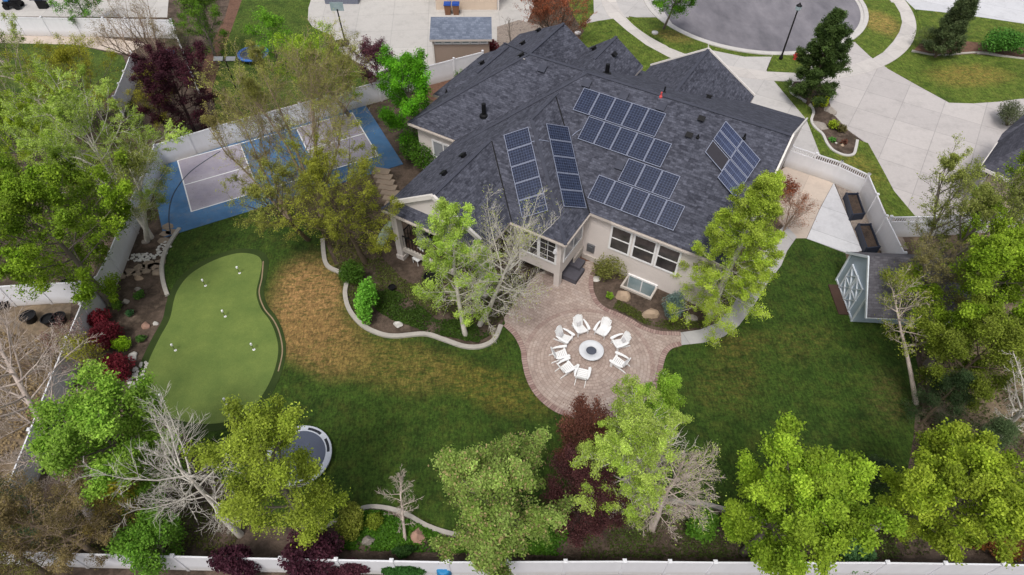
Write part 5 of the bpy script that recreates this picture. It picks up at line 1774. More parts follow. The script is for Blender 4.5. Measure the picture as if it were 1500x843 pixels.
        cc = cc * rng.uniform(.68, 1.24, n)[:, None] * (rng.uniform(.74, 1.2, nmain)[ti // (ntw * ns)] * rng.uniform(.82, 1.16, len(subs))[ti // ntw])[:, None] * k
        v, f = leaves(rng, c_, size, upb, asp)
        quad_mesh('crown', v, f, M['leaf'], root, np.concatenate([cc, np.ones((n, 1))], 1))
    return root

def shrub(name, label, cat, px, rpx, h, leaf, n=1200, size=.12, seed=0, ry=None, group=None, lumps=16, k=1.0, stem='bark_brown', upb=.6, spread=.5, asp=.62, cone=0.0):
    n = int(n * 1.5); size *= .86
    rng = np.random.default_rng(seed + 77)
    c = P(px[0], px[1], h * .5)
    R = rpx * (CAM_H - h * .5) / (FPX * ST + (px[1] - 421.5) * CT)
    Ry = (ry or rpx) / rpx * R
    root = thing(name, label, cat, (c.x, c.y, 0), 0, group)
    d = rng.normal(size=(lumps, 3)); d[:, 2] = np.abs(d[:, 2]) * 1.1 - .15
    d /= np.linalg.norm(d, axis=1, keepdims=True)
    d *= rng.uniform(.45, .8, lumps)[:, None]
    ctr = np.stack([d[:, 0] * R, d[:, 1] * Ry, h * .5 + d[:, 2] * h * .5], 1)
    if cone:
        f_ = 1 - cone * np.clip(ctr[:, 2:3] / h, 0, 1); ctr[:, :2] *= f_
    li = rng.integers(0, lumps, n)
    q = rng.normal(size=(n, 3)); q /= np.linalg.norm(q, axis=1, keepdims=True)
    q *= rng.uniform(.6, 1.08, n)[:, None]
    c_ = ctr[li] + q * np.array([R, Ry, h * .75]) * spread * .85
    c_[:, 2] = np.maximum(c_[:, 2], .04)
    cols = srgb(leaf)
    mixv = np.clip(rng.uniform(0, 1, lumps)[li] * .6 + rng.uniform(0, .5, n), 0, 1)[:, None]
    cc = (cols[0] * (1 - mixv) + cols[-1] * mixv) * rng.uniform(.7, 1.25, n)[:, None] * k
    v, f = leaves(rng, c_, size, upb, asp)
    quad_mesh('foliage', v, f, M['leaf'], root, np.concatenate([cc, np.ones((n, 1))], 1))
    B = lumps
    t = np.linspace(0, 1, 4)[None, :, None]
    pts = ctr[:, None, :] * np.concatenate([t ** .8, t ** .8, t], 2)
    v, f = tubes(pts, np.full(B, .03), np.full(B, .01), 4)
    quad_mesh('stem', v, f, M[stem], root)
    return root

G1 = ((118, 158, 28), (160, 192, 44))
# ---- trees along the back fence (bottom of the picture)
tree('maple_tree', 'dense bright green maple at the bottom right, its left neighbour the pale aspen', 'tree', (1138, 752), 82, 8.6, leaf=((108, 146, 28), (168, 194, 62)), n=23000, spread=.14, tf=.65, size=.18, seed=1, base_frac=.15, nmain=30, ch=.55)
tree('maple_tree', 'yellow-green maple in the bottom right corner with one bright yellow bough', 'tree', (1390, 750), 92, 8.6, leaf=((122, 150, 32), (178, 196, 64)), n=22000, spread=.14, tf=.65, size=.17, seed=2, base_frac=.15, nmain=30, ch=.55, base=(1300, 775),
     patch=[(1475, 690, 5.5, 1.5, (226, 212, 24)), (1385, 690, 6, .5, (206, 204, 30))])
tree('pear_tree', 'rounded olive green tree with pinkish tips at the bottom centre', 'tree', (716, 766), 90, 7.8, leaf=((112, 138, 54), (162, 186, 96)), n=16000, spread=.14, tf=.65, size=.16, seed=3, base_frac=.16, nmain=28, tips=((176, 158, 112), .12), ch=.55)
tree('elm_tree', 'yellow-olive tree with drooping airy crown over the large trampoline', 'tree', (414, 728), 66, 9.8, leaf=((124, 144, 40), (172, 188, 70)), n=10500, spread=.17, size=.15, seed=4, base_frac=.2, nmain=30, ch=.52, prof='column')
tree('aspen_tree', 'pale lime aspen with fine leaves behind the brown plum, at the bottom centre right', 'tree', (918, 690), 76, 9, leaf=((146, 178, 56), (194, 214, 106)), n=13500, size=.11, spread=.08, tf=.8, bark='bark_white', seed=5, base_frac=.2, nmain=34, ch=.55, twr=.012, el=(0, 65),
     bare=lambda x, y, z, r: (x > .8 + r.normal(0, .4, len(x))) & (y < 1.0))
tree('aspen_tree', 'leafless whitish aspen with fanned bare boughs right of the pale lime one', 'tree', (978, 728), 66, 7.5, n=500, leaf=((150, 176, 70), (180, 196, 100)), size=.1, bark='bark_pale', seed=6, base_frac=.18, nmain=36, ns=10, ntw=10, tf=.75, ch=.55, twr=.008, el=(0, 60), base=(955, 775), limb=.15)
tree('aspen_tree', 'small fresh green aspen overlapping the lower edge of the brick patio', 'tree', (950, 606), 52, 6.2, leaf=((118, 166, 40), (166, 200, 76)), n=7500, size=.13, spread=.1, tf=.7, bark='bark_white', seed=7, base_frac=.25, nmain=24, ch=.6, prof='pyramid', twr=.011)
tree('plum_tree', 'upright reddish-brown plum right below the brick patio', 'tree', (852, 652), 36, 5.5, leaf=((84, 50, 44), (128, 82, 66)), n=5200, size=.12, bark='bark_dark', seed=8, base_frac=.1, nmain=26, prof='column', el=(35, 75), twr=.01)
tree('plum_tree', 'dark purple-brown plum between the olive tree and the pale aspen', 'tree', (843, 742), 45, 5.5, leaf=((62, 34, 38), (104, 64, 64)), n=6500, size=.12, bark='bark_dark', seed=9, base_frac=.08, nmain=28, prof='round', el=(25, 70), twr=.01)
tree('maple_tree', 'fresh green maple with a few yellow clusters in the lower left bed', 'tree', (182, 668), 72, 8, leaf=((102, 150, 38), (158, 192, 76)), n=12500, spread=.2, size=.18, seed=10, base_frac=.2, nmain=26, patch=[(168, 716, 4.2, .9, (222, 212, 70))], ch=.58)
tree('dead_tree', 'bare whitish tree with crooked branches in front of the putting green', 'tree', (275, 712), 95, 8.5, n=0, bark='bark_white', seed=11, base=(352, 784), base_frac=.3, nmain=20, ns=10, ntw=10, tf=.7, el=(5, 60), curve=25, tr=.17, twr=.008, ch=.62, wig=.3, sub=.5, limb=.2)
tree('cottonwood_tree', 'big leafless tan tree with fine twigs at the left edge', 'tree', (48, 600), 108, 10.5, n=0, bark='bark_pale', seed=12, base=(150, 786), base_frac=.3, nmain=38, ns=12, ntw=10, el=(0, 65), tr=.24, twr=.010, limb=.16, ch=.62)
tree('elm_tree', 'brown-olive budding elm in the lower left corner', 'tree', (85, 775), 88, 7, leaf=((110, 98, 62), (146, 130, 86)), n=7000, size=.1, tf=.75, spread=.09, bark='bark_tan', seed=13, base_frac=.2, nmain=28, ns=9, ntw=7, twr=.011, ch=.55)
tree('elm_tree', 'olive budding tree right at the bottom left edge beside the blue-green pine', 'tree', (20, 815), 60, 6, leaf=((108, 108, 56), (140, 136, 72)), n=4600, size=.11, bark='bark_brown', seed=14, base_frac=.15)
tree('pine_tree', 'blue-green pine at the left edge below the leafless tan tree', 'tree', (8, 735), 48, 5.5, leaf=((64, 98, 66), (98, 132, 92)), n=7000, size=.16, asp=.16, bark='bark_brown', seed=15, base_frac=.06, prof='cone', el=(-5, 40), nmain=34, spread=.12)
tree('maple_tree', 'low bright green sapling beneath the bare whitish tree at the back fence', 'tree', (222, 795), 48, 3.5, leaf=((82, 130, 36), (126, 170, 60)), n=3800, size=.16, seed=16, base_frac=.1)
# ---- left side
tree('maple_tree', 'large dense green tree in the neighbour yard left of the court', 'tree', (92, 355), 104, 9.5, leaf=((100, 136, 26), (148, 174, 50)), n=20000, spread=.14, tf=.65, size=.19, seed=17, base_frac=.15, nmain=32, ch=.55)
tree('aspen_tree', 'broad pale green aspen with a white branching trunk left of the court', 'tree', (158, 245), 104, 10, leaf=((138, 168, 54), (184, 206, 100)), n=15000, size=.12, spread=.08, tf=.8, bark='bark_white', seed=18, base_frac=.25, nmain=26, twr=.013, ch=.58, tr=.2, wig=.3)
tree('elm_tree', 'olive green tree at the left edge behind the large dense green tree', 'tree', (24, 225), 92, 9, leaf=((118, 148, 28), (166, 186, 54)), n=15000, size=.13, spread=.1, tf=.75, seed=19, base_frac=.2)
tree('elm_tree', 'yellowish budding tree beneath the white cross fence at upper left', 'tree', (122, 126), 64, 7, leaf=((132, 138, 34), (170, 168, 54)), n=7000, size=.12, seed=20, bark='bark_grey', base_frac=.2)
tree('elm_tree', 'light green open tree in the upper left corner yard', 'tree', (42, 120), 66, 8, leaf=((118, 140, 44), (156, 172, 74)), n=8000, size=.12, spread=.08, tf=.8, seed=21, bark='bark_pale', base_frac=.2, twr=.011)
tree('aspen_tree', 'grey leafless aspen leaning over the west fence near the court corner', 'tree', (205, 290), 56, 8, leaf=((116, 128, 52), (150, 158, 80)), n=5000, size=.11, bark='bark_white', seed=22, base=(216, 354), base_frac=.3, nmain=20, twr=.012)
tree('elm_tree', 'sparse tan vase-shaped tree in front of the top left white fence', 'tree', (212, 70), 62, 8, leaf=((138, 122, 78), (160, 142, 92)), n=1300, size=.1, bark='bark_tan', seed=23, base=(236, 105), base_frac=.08, nmain=26, prof='vase', el=(50, 80), curve=5, twr=.012, stems=3)
tree('hornbeam_tree', 'compact upright green tree at the top edge beside the bark path', 'tree', (297, 36), 36, 6, leaf=((74, 112, 24), (108, 144, 40)), n=6000, size=.16, seed=24, base_frac=.06, prof='column', el=(30, 70))
tree('juniper_tree', 'dull olive juniper between the upright green tree and the plum', 'tree', (272, 78), 24, 4.5, leaf=((92, 98, 58), (122, 120, 78)), n=2600, size=.12, asp=.3, seed=25, base_frac=.06, prof='column', el=(35, 75))
tree('plum_tree', 'large round dark purple plum behind the court fence', 'tree', (264, 148), 55, 6.5, leaf=((50, 22, 34), (90, 44, 56)), n=13000, size=.16, bark='bark_dark', seed=26, base_frac=.12, nmain=30, ch=.5)
tree('elm_tree', 'small yellow-olive tree in front of the large dark plum', 'tree', (224, 152), 30, 5.5, leaf=((126, 126, 34), (160, 156, 56)), n=1900, size=.13, seed=27, bark='bark_brown', base_frac=.25)
# ---- over the court
tree('cottonwood_tree', 'tall sparse brown-olive tree with many upright stems over the blue court', 'tree', (450, 195), 136, 10.2, leaf=((128, 128, 56), (168, 170, 86)), n=18000, size=.1, spread=.08, tf=.8, bark='bark_tan', limb=.12, seed=28, base=(470, 318), base_frac=.12, nmain=44, ns=11, ntw=9, prof='vase', el=(40, 82), curve=4, stems=5, twr=.009, ch=.6)
tree('cottonwood_tree', 'thin wispy brown-olive tree at the lawn edge in front of the middle of the court', 'tree', (368, 232), 66, 7.5, leaf=((124, 116, 60), (160, 154, 86)), n=5200, size=.1, spread=.08, tf=.85, bark='bark_tan', limb=.12, seed=98, base=(428, 330), base_frac=.15, nmain=30, ns=9, ntw=8, prof='vase', el=(35, 78), curve=4, stems=3, twr=.008, ch=.6)
tree('elm_tree', 'olive green budding tree between the court and the porch', 'tree', (492, 305), 84, 8, leaf=((120, 128, 36), (160, 164, 60)), n=9500, size=.12, spread=.09, tf=.75, bark='bark_brown', seed=29, base_frac=.2, nmain=30, twr=.011, base=(535, 385))
tree('elm_tree', 'loose olive tree at the lawn edge below the court', 'tree', (412, 322), 62, 7, leaf=((122, 128, 50), (160, 164, 76)), n=5000, size=.11, spread=.08, tf=.8, bark='bark_brown', seed=30, base_frac=.2, base=(452, 352), twr=.01)
tree('poplar_tree', 'bright lime tree rising behind the sparse brown-olive tree', 'tree', (474, 118), 58, 8, leaf=((122, 158, 30), (164, 190, 58)), n=6000, size=.16, seed=31, base_frac=.2, ch=.6, base=(512, 170))
tree('maple_tree', 'small bright green sapling on the neighbour lawn beside the blue trampoline', 'tree', (396, 58), 32, 5, leaf=((96, 152, 30), (134, 184, 52)), n=2400, size=.17, seed=32, base_frac=.2)
tree('plum_tree', 'small purple plum at the edge of the neighbour concrete pad', 'tree', (551, 100), 32, 4.8, leaf=((70, 38, 48), (112, 68, 78)), n=3800, size=.15, bark='bark_dark', seed=33, base_frac=.25, base=(560, 138))
tree('maple_tree', 'dense bright green tree in the gap between court and house', 'tree', (598, 150), 45, 6.8, leaf=((78, 150, 18), (120, 186, 40)), n=11000, spread=.2, size=.18, seed=34, base_frac=.1, prof='round', el=(10, 65))
shrub('laurel_shrub', 'dark green shrub at the house corner under the bright green tree', 'shrub', (622, 222), 34, 2.6, ((44, 84, 18), (80, 120, 30)), 4200, .15, 35, ry=44)
# ---- by the porch and patio
tree('aspen_tree', 'lime green aspen with white trunk standing in front of the porch', 'tree', (664, 408), 70, 8.8, leaf=((144, 180, 56), (188, 212, 98)), n=10500, size=.12, spread=.09, tf=.85, bark='bark_white', seed=36, base_frac=.2, nmain=30, prof='pyramid', twr=.012, base=(682, 492), tr=.16, ch=.55)
tree('dead_tree', 'nearly leafless white-barked tree between porch and bay window', 'tree', (740, 412), 84, 8.3, leaf=((160, 172, 80), (180, 186, 100)), n=900, size=.11, bark='bark_white', seed=37, base=(703, 476), base_frac=.1, nmain=36, ns=11, ntw=9, twr=.008, tr=.17, ch=.58, el=(-8, 70), tf=.7, limb=.17)
tree('birch_tree', 'tall lime green cone-shaped tree at the east corner of the house', 'tree', (1080, 372), 84, 11, leaf=((146, 174, 44), (188, 206, 84)), n=38000, size=.115, spread=.09, tf=.8, bark='bark_white', limb=.11, leafout=.6, seed=38, base_frac=.1, nmain=72, prof='cone', el=(-8, 50), base=(1040, 462), ch=.52)
tree('smoke_bush', 'leafless reddish-brown bush on the warm concrete pad by the gate', 'shrub', (1160, 312), 36, 2.8, leaf=((150, 92, 62), (170, 112, 80)), n=900, size=.08, bark='bark_tan', seed=39, base_frac=.05, prof='vase', nmain=22, el=(35, 75), stems=3, twr=.009, tr=.08)
shrub('barberry_shrub', 'rust-red shrub against the east wall behind the leafless bush', 'shrub', (1150, 276), 20, 1.4, ((110, 60, 44), (150, 88, 62)), 1400, .1, 40)
shrub('spruce_shrub', 'weeping blue-grey spruce beside the basement window', 'shrub', (988, 451), 19, 1.8, ((88, 112, 104), (128, 150, 144)), 3200, .16, 41, ry=24, asp=.18, cone=.5)
shrub('viburnum_shrub', 'loose olive shrub growing against the wall beneath the first window', 'shrub', (893, 396), 24, 1.7, ((98, 106, 44), (140, 142, 74)), 1300, .11, 42)
shrub('currant_shrub', 'small yellow-green shrub in the bed by the tan boulder', 'shrub', (893, 434), 6, .5, ((104, 142, 34), (140, 176, 54)), 260, .1, 43)
shrub('viburnum_shrub', 'bright green upright shrub inside the curved edging of the porch bed', 'shrub', (540, 440), 21, 2.4, ((92, 158, 38), (132, 192, 70)), 2400, .15, 44, ry=30)
shrub('viburnum_shrub', 'darker green shrub behind the bright upright one in the porch bed', 'shrub', (515, 402), 18, 1.6, ((56, 92, 22), (92, 126, 44)), 1500, .13, 45)
# ---- right side
tree('elm_tree', 'tall olive budding tree behind the planter boxes at the right', 'tree', (1408, 335), 76, 9, leaf=((124, 136, 58), (162, 170, 88)), n=11000, size=.12, spread=.08, tf=.8, bark='bark_grey', seed=46, base_frac=.15, nmain=30, prof='vase', el=(35, 78), stems=3, twr=.011)
tree('maple_tree', 'big green tree on the right edge, the fullest of its group', 'tree', (1438, 445), 98, 9, leaf=((116, 150, 28), (160, 186, 56)), n=24000, spread=.14, tf=.65, size=.17, seed=47, base_frac=.15, nmain=32)
tree('elm_tree', 'thin brownish tree hanging over the shed roof', 'tree', (1352, 420), 50, 7, leaf=((120, 116, 66), (150, 142, 90)), n=3400, size=.1, tf=.8, spread=.08, bark='bark_grey', seed=48, base_frac=.2, nmain=26, twr=.011, base=(1352, 480))
tree('aspen_tree', 'slanting grey-trunked tree at the lawn edge below the shed', 'tree', (1330, 490), 42, 7, leaf=((118, 132, 34), (150, 160, 60)), n=1000, size=.12, bark='bark_pale', seed=49, base=(1342, 592), base_frac=.45, nmain=18, twr=.012, tr=.14)
tree('maple_tree', 'bright green tree at the right edge above the full green tree', 'tree', (1478, 318), 52, 8, leaf=((112, 146, 24), (152, 176, 46)), n=9000, size=.16, seed=50, base_frac=.2)
tree('elm_tree', 'olive tree low on the right edge above the dark pines', 'tree', (1418, 530), 64, 7, leaf=((104, 124, 34), (142, 156, 58)), n=12000, size=.14, seed=51, base_frac=.2, bark='bark_brown')
tree('pine_tree', 'dark green pine under the olive tree near the right lawn edge', 'tree', (1392, 578), 44, 4.5, leaf=((42, 64, 36), (72, 94, 56)), n=6000, size=.17, asp=.16, seed=52, base_frac=.06, prof='cone', el=(-5, 45), nmain=34, bark='bark_brown')
tree('pine_tree', 'grey-green pine above the maple with the yellow bough', 'tree', (1432, 640), 48, 4.5, leaf=((66, 88, 54), (102, 122, 78)), n=6500, size=.17, asp=.16, seed=53, base_frac=.06, prof='cone', el=(-5, 45), nmain=34, bark='bark_brown')
shrub('juniper_shrub', 'dark grey-green juniper at the left foot of the maple with the yellow bough', 'shrub', (1282, 695), 26, 1.8, ((56, 74, 46), (86, 104, 66)), 2600, .15, 54, asp=.2)
tree('dead_tree', 'bare pale tree with white trunk at the right edge', 'tree', (1492, 590), 52, 8, n=260, leaf=((150, 150, 90), (170, 168, 110)), size=.1, bark='bark_white', seed=55, base=(1462, 640), base_frac=.2, nmain=22, twr=.013)
shrub('barberry_shrub', 'rust-brown shrub inside the fence at the bottom right corner', 'shrub', (1470, 798), 40, 1.2, ((90, 58, 34), (136, 90, 46)), 2400, .12, 56, ry=22)
# ---- front gardens
tree('pine_tree', 'dense upright dark green pine in the front planting bed', 'tree', (1209, 90), 40, 7.6, leaf=((50, 74, 32), (90, 112, 54)), n=22000, size=.3, asp=.3, seed=57, base_frac=.04, prof='cone', el=(12, 62), nmain=64, bark='bark_brown', ch=.5, spread=.13)
tree('pine_tree', 'smaller dark pine by the sidewalk in the top right garden', 'tree', (1398, 32), 28, 5.5, leaf=((66, 84, 50), (104, 118, 74)), n=8000, size=.3, asp=.3, seed=58, base_frac=.05, prof='cone', el=(8, 60), nmain=44, bark='bark_brown')
shrub('juniper_shrub', 'spreading grey-green juniper at the foot of the smaller front pine', 'shrub', (1366, 60), 30, 1.8, ((74, 90, 50), (112, 122, 72)), 3400, .17, 59, ry=24, asp=.25)
shrub('laurel_shrub', 'wide fresh green shrub at the top right edge', 'shrub', (1474, 64), 40, 1.9, ((58, 110, 34), (96, 146, 58)), 4200, .18, 60, ry=26)
shrub('juniper_shrub', 'round dark shrub beside the roof of the house at the right edge', 'shrub', (1484, 170), 26, 1.8, ((72, 82, 56), (108, 116, 82)), 3000, .16, 61, ry=24, asp=.3)
shrub('spirea_shrub', 'yellow-green rounded shrub below the pine in the front bed', 'shrub', (1203, 149), 12, .9, ((150, 168, 22), (186, 196, 52)), 900, .13, 62, ry=9)
shrub('spirea_shrub', 'second yellow-green shrub halfway down the front bed', 'shrub', (1221, 184), 8, .7, ((132, 156, 30), (168, 186, 52)), 520, .12, 63)
shrub('barberry_shrub', 'dull reddish-olive shrub beside the second yellow-green one in the front bed', 'shrub', (1233, 189), 7, .7, ((90, 90, 50), (120, 112, 66)), 480, .12, 64)
shrub('groundcover_plant', 'small low green plant near the lower end of the front bed', 'plant', (1219, 205), 6, .3, ((70, 130, 50), (104, 160, 70)), 240, .11, 65)
shrub('barberry_shrub', 'tiny dark red shrub near the lower end of the front bed', 'shrub', (1237, 209), 5, .5, ((90, 56, 46), (120, 76, 60)), 240, .1, 66)
tree('maple_tree', 'round green street tree on the lawn strip by the cul-de-sac', 'tree', (986, 2), 42, 5.5, leaf=((84, 144, 28), (122, 174, 48)), n=4600, size=.2, seed=67, base=(972, 43), base_frac=.35, ch=.7)
tree('crabapple_tree', 'rust-coloured budding tree behind the top of the house roof', 'tree', (812, 30), 76, 6.5, leaf=((128, 68, 40), (176, 108, 78)), n=6000, size=.13, spread=.1, tf=.8, bark='bark_brown', seed=68, base_frac=.08, prof='vase', nmain=32, el=(25, 75), stems=3, twr=.014, base=(826, 62))
shrub('barberry_shrub', 'dark red rounded shrub by the downspout of the beige house', 'shrub', (717, 70), 17, 1.3, ((104, 36, 44), (140, 58, 66)), 1400, .15, 69, ry=9)
shrub('boxwood_shrub', 'clipped green ball shrub by the fence, the nearer of a pair', 'shrub', (668, 104), 10, .9, ((84, 136, 24), (116, 164, 44)), 800, .12, 70)
shrub('boxwood_shrub', 'clipped green ball shrub by the fence, the farther of a pair', 'shrub', (679, 98), 8, .8, ((84, 136, 24), (116, 164, 44)), 600, .12, 71)
tree('dead_tree', 'thin leafless shrub-like tree between the beige house and the rust tree', 'tree', (748, 48), 18, 3, n=0, bark='bark_grey', seed=72, base_frac=.15, nmain=10, ns=5, ntw=4, twr=.012, prof='vase', el=(50, 80))
tree('maple_tree', 'leafy green bush hanging over the fence at the top left corner', 'tree', (115, 6), 34, 4, leaf=((84, 136, 40), (120, 168, 64)), n=2600, size=.18, seed=73, base_frac=.1)
# ---- west bed shrubs
shrub('barberry_shrub', 'dark red shrub in the west bed, the topmost of three', 'shrub', (146, 467), 15, 1.1, ((104, 26, 40), (146, 50, 62)), 1500, .11, 74)
shrub('barberry_shrub', 'dark red shrub in the west bed, the largest middle one of three', 'shrub', (158, 492), 25, 1.3, ((84, 26, 36), (128, 44, 56)), 3200, .11, 75)
shrub('barberry_shrub', 'dark red shrub in the west bed, the lowest of three', 'shrub', (170, 538), 24, 1.3, ((88, 28, 38), (134, 46, 58)), 3000, .11, 76)
shrub('spirea_shrub', 'lime green rounded shrub between the red shrubs of the west bed', 'shrub', (178, 505), 13, .8, ((136, 184, 22), (172, 210, 52)), 1100, .1, 77)
shrub('spirea_shrub', 'small lime green shrub above the red shrubs in the west bed', 'shrub', (167, 437), 9, .7, ((132, 168, 30), (168, 196, 54)), 560, .1, 78)
shrub('perennial_plant', 'low green perennial just below the small lime shrub', 'plant', (172, 448), 8, .4, ((84, 124, 40), (116, 150, 58)), 340, .1, 79)
shrub('perennial_plant', 'green perennial clump beside the grey boulders in the west bed', 'plant', (204, 432), 8, .4, ((62, 106, 36), (96, 138, 54)), 380, .1, 80)
shrub('perennial_plant', 'small dark green plant left of the flat white boulder in the west bed', 'plant', (190, 459), 6, .35, ((54, 100, 56), (84, 130, 80)), 260, .1, 81)
shrub('perennial_plant', 'low green plant near the putting green edge, below the pink boulder', 'plant', (206, 497), 8, .35, ((62, 100, 40), (92, 130, 58)), 340, .1, 82)
tree('elm_tree', 'wispy yellow-olive shrub above the red shrubs along the west fence', 'shrub', (128, 520), 26, 3, leaf=((140, 146, 40), (172, 172, 62)), n=700, size=.12, bark='bark_tan', seed=83, base_frac=.1, nmain=14, ns=6, ntw=4, prof='vase', el=(40, 75))
tree('lilac_shrub', 'leafless pinkish-grey shrub growing against the west fence', 'shrub', (105, 510), 34, 3.5, n=500, leaf=((110, 74, 74), (136, 98, 92)), size=.1, bark='bark_pale', seed=84, base_frac=.06, nmain=22, prof='vase', el=(40, 78), stems=3, twr=.01)
tree('dead_tree', 'tangled leafless tan brush in the neighbour yard at the left edge', 'shrub', (25, 520), 48, 3, n=0, bark='bark_tan', seed=85, base_frac=.05, nmain=28, ns=9, prof='vase', el=(20, 70), stems=4, twr=.011)
tree('elm_tree', 'small brown budding tree near the bottom left fence corner', 'tree', (175, 765), 36, 5, n=900, leaf=((112, 98, 44), (140, 124, 60)), size=.11, bark='bark_brown', seed=86, base_frac=.2, nmain=18, twr=.01)
# ---- bed along the back fence
shrub('boxwood_shrub', 'rounded yellow-olive clipped shrub left of the leafless little tree at the back bed', 'shrub', (513, 763), 24, 1.4, ((112, 124, 40), (150, 156, 66)), 3200, .11, 87, ry=24)
shrub('spirea_shrub', 'low yellow-green shrub right of the clipped rounded one', 'shrub', (548, 765), 13, .8, ((104, 124, 32), (140, 156, 52)), 900, .1, 88)
tree('dead_tree', 'little leafless grey tree standing in the ground cover by the back fence', 'tree', (587, 738), 32, 3.2, n=0, bark='bark_pale', seed=89, base=(594, 795), base_frac=.25, nmain=22, ns=9, ntw=8, twr=.006, el=(15, 70))
shrub('plum_shrub', 'dark purple shrub at the fence below the clipped rounded shrub', 'shrub', (455, 815), 46, 2.4, ((54, 24, 38), (90, 48, 62)), 4800, .13, 90, ry=36)
shrub('plum_shrub', 'dark purple shrub at the fence under the yellow-olive tree', 'shrub', (350, 825), 34, 2.2, ((50, 22, 36), (84, 44, 58)), 3200, .13, 91, ry=24)
shrub('plum_shrub', 'dark purple shrub outside the fence left of the blue barrel', 'shrub', (515, 836), 30, 1.4, ((60, 28, 40), (96, 54, 64)), 2400, .13, 92, ry=14)
shrub('laurel_shrub', 'dark green spreading shrub outside the back fence left of the blue barrel', 'shrub', (590, 838), 32, 1.2, ((36, 78, 28), (66, 112, 46)), 2600, .14, 93, ry=10)
shrub('laurel_shrub', 'green shrub in the back bed behind the olive pear tree', 'shrub', (805, 772), 24, 1.6, ((60, 104, 28), (98, 140, 46)), 2200, .14, 94)
shrub('laurel_shrub', 'green shrub between the leafless aspen and the bright maple', 'shrub', (1028, 770), 26, 1.4, ((66, 112, 28), (104, 146, 46)), 2400, .13, 95)
shrub('laurel_shrub', 'blue-green low shrub by the fence between the two maples', 'shrub', (1256, 815), 24, 1.3, ((70, 110, 62), (108, 146, 92)), 2000, .13, 96)
shrub('perennial_plant', 'dark ferny plant in the ground cover at the fence below the boulders', 'plant', (592, 808), 18, .6, ((40, 72, 30), (66, 98, 44)), 1100, .12, 97, ry=8)
# ---- ground cover nobody could count
def ground_cover(label, poly, n, h, leaf, size, seed, name='ground_cover'):
    rng = np.random.default_rng(seed)
    q = [P(*p) for p in poly]
    tri = tessellate_polygon([q])
    A = np.array([[q[i] for i in t] for t in tri])
    ar = np.linalg.norm(np.cross(A[:, 1] - A[:, 0], A[:, 2] - A[:, 0]), axis=1)
    ti = rng.choice(len(A), n, p=ar / ar.sum())
    u, v_ = rng.uniform(size=n), rng.uniform(size=n)
    m = u + v_ > 1
    u[m], v_[m] = 1 - u[m], 1 - v_[m]
    c_ = A[ti, 0] + (A[ti, 1] - A[ti, 0]) * u[:, None] + (A[ti, 2] - A[ti, 0]) * v_[:, None]
    wv = .5 + .5 * np.sin(c_[:, 0] * 2.1 + seed) * np.cos(c_[:, 1] * 1.7 + seed * 2) + rng.normal(0, .15, n)
    kp = wv > .22
    c_ = c_[kp]; wv = wv[kp]
    c_[:, 2] = .03 + h * np.clip(wv, .1, 1.2) * rng.uniform(.3, 1, len(c_))
    cols = srgb(leaf)
    mv = np.clip(wv * .5 + rng.uniform(0, .6, len(c_)), 0, 1)[:, None]
    cc = (cols[0] * (1 - mv) + cols[-1] * mv) * rng.uniform(.7, 1.25, len(c_))[:, None]
    v, f = leaves(rng, c_, size, 1.0)
    o = quad_mesh(name, v, f, M['leaf'], None, np.concatenate([cc, np.ones((len(c_), 1))], 1))
    return tag(o, label, 'ground cover', kind='stuff')
ground_cover('leafy green ground cover in the bed along the back fence', [(500, 770), (530, 752), (560, 750), (600, 763), (655, 790), (700, 795), (760, 780), (830, 775), (830, 815), (680, 812), (500, 806)], 15000, .3, ((44, 86, 16), (88, 132, 36)), .12, 3)
ground_cover('grassy dark ground cover under the porch trees', [(545, 430), (575, 425), (605, 440), (640, 470), (690, 470), (720, 490), (700, 503), (655, 495), (620, 486), (575, 470), (550, 455)], 9000, .2, ((38, 62, 16), (72, 98, 32)), .1, 5)
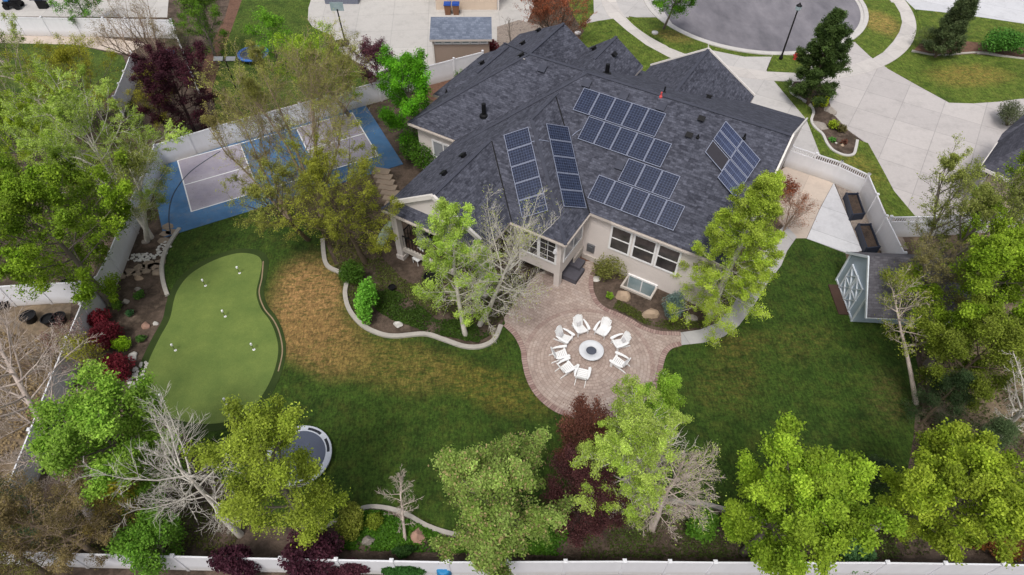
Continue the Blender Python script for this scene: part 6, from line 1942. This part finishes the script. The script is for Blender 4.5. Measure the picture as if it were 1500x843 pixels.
ground_cover('patchy low weeds on the soil in front of the porch column', [(488, 392), (512, 380), (560, 380), (590, 410), (640, 430), (640, 465), (600, 440), (560, 425), (530, 440), (520, 470), (508, 440)], 5200, .14, ((70, 78, 36), (98, 108, 50)), .1, 14)
ground_cover('dark brushy undergrowth beneath the two pale trees by the porch', [(620, 400), (700, 395), (760, 405), (770, 425), (742, 462), (728, 480), (690, 475), (650, 462), (615, 430)], 6000, .3, ((74, 70, 46), (92, 104, 50)), .1, 13)
ground_cover('short green and brown ground cover in the bed below the windows', [(905, 440), (925, 450), (945, 462), (975, 470), (1030, 470), (1050, 465), (1035, 480), (985, 485), (945, 476), (918, 462), (898, 452)], 3200, .12, ((58, 72, 26), (92, 100, 44)), .09, 6)
ground_cover('fallen leaf litter and weeds between the lower left trees', [(100, 790), (110, 720), (150, 620), (215, 605), (320, 700), (350, 790), (330, 808), (110, 806)], 9000, .14, ((88, 78, 48), (96, 110, 46)), .1, 7)
ground_cover('leaf litter and low green growth along the back fence at right', [(960, 745), (1030, 748), (1095, 764), (1200, 785), (1300, 775), (1320, 820), (850, 818), (860, 765)], 9000, .14, ((66, 60, 40), (84, 104, 44)), .1, 12)
ground_cover('weeds and leaf litter under the right-hand trees', [(1345, 500), (1420, 480), (1500, 480), (1560, 640), (1500, 810), (1300, 815), (1290, 770), (1330, 700), (1345, 600)], 9000, .15, ((62, 62, 34), (84, 92, 46)), .11, 8)
ground_cover('brushy weeds and dry grass in the neighbour yard at left', [(-60, 480), (95, 500), (60, 600), (0, 700), (-100, 760)], 6000, .25, ((140, 120, 88), (160, 140, 104)), .14, 9)
ground_cover('green undergrowth below the trees at upper left', [(-60, 180), (120, 190), (190, 130), (220, 225), (150, 380), (100, 412), (-60, 412)], 14000, .35, ((60, 82, 24), (96, 112, 42)), .16, 10)
ground_cover('low weeds along the court edge and the porch bed', [(440, 330), (520, 300), (560, 300), (560, 380), (500, 395), (470, 340)], 5000, .18, ((76, 82, 36), (110, 112, 56)), .1, 11)
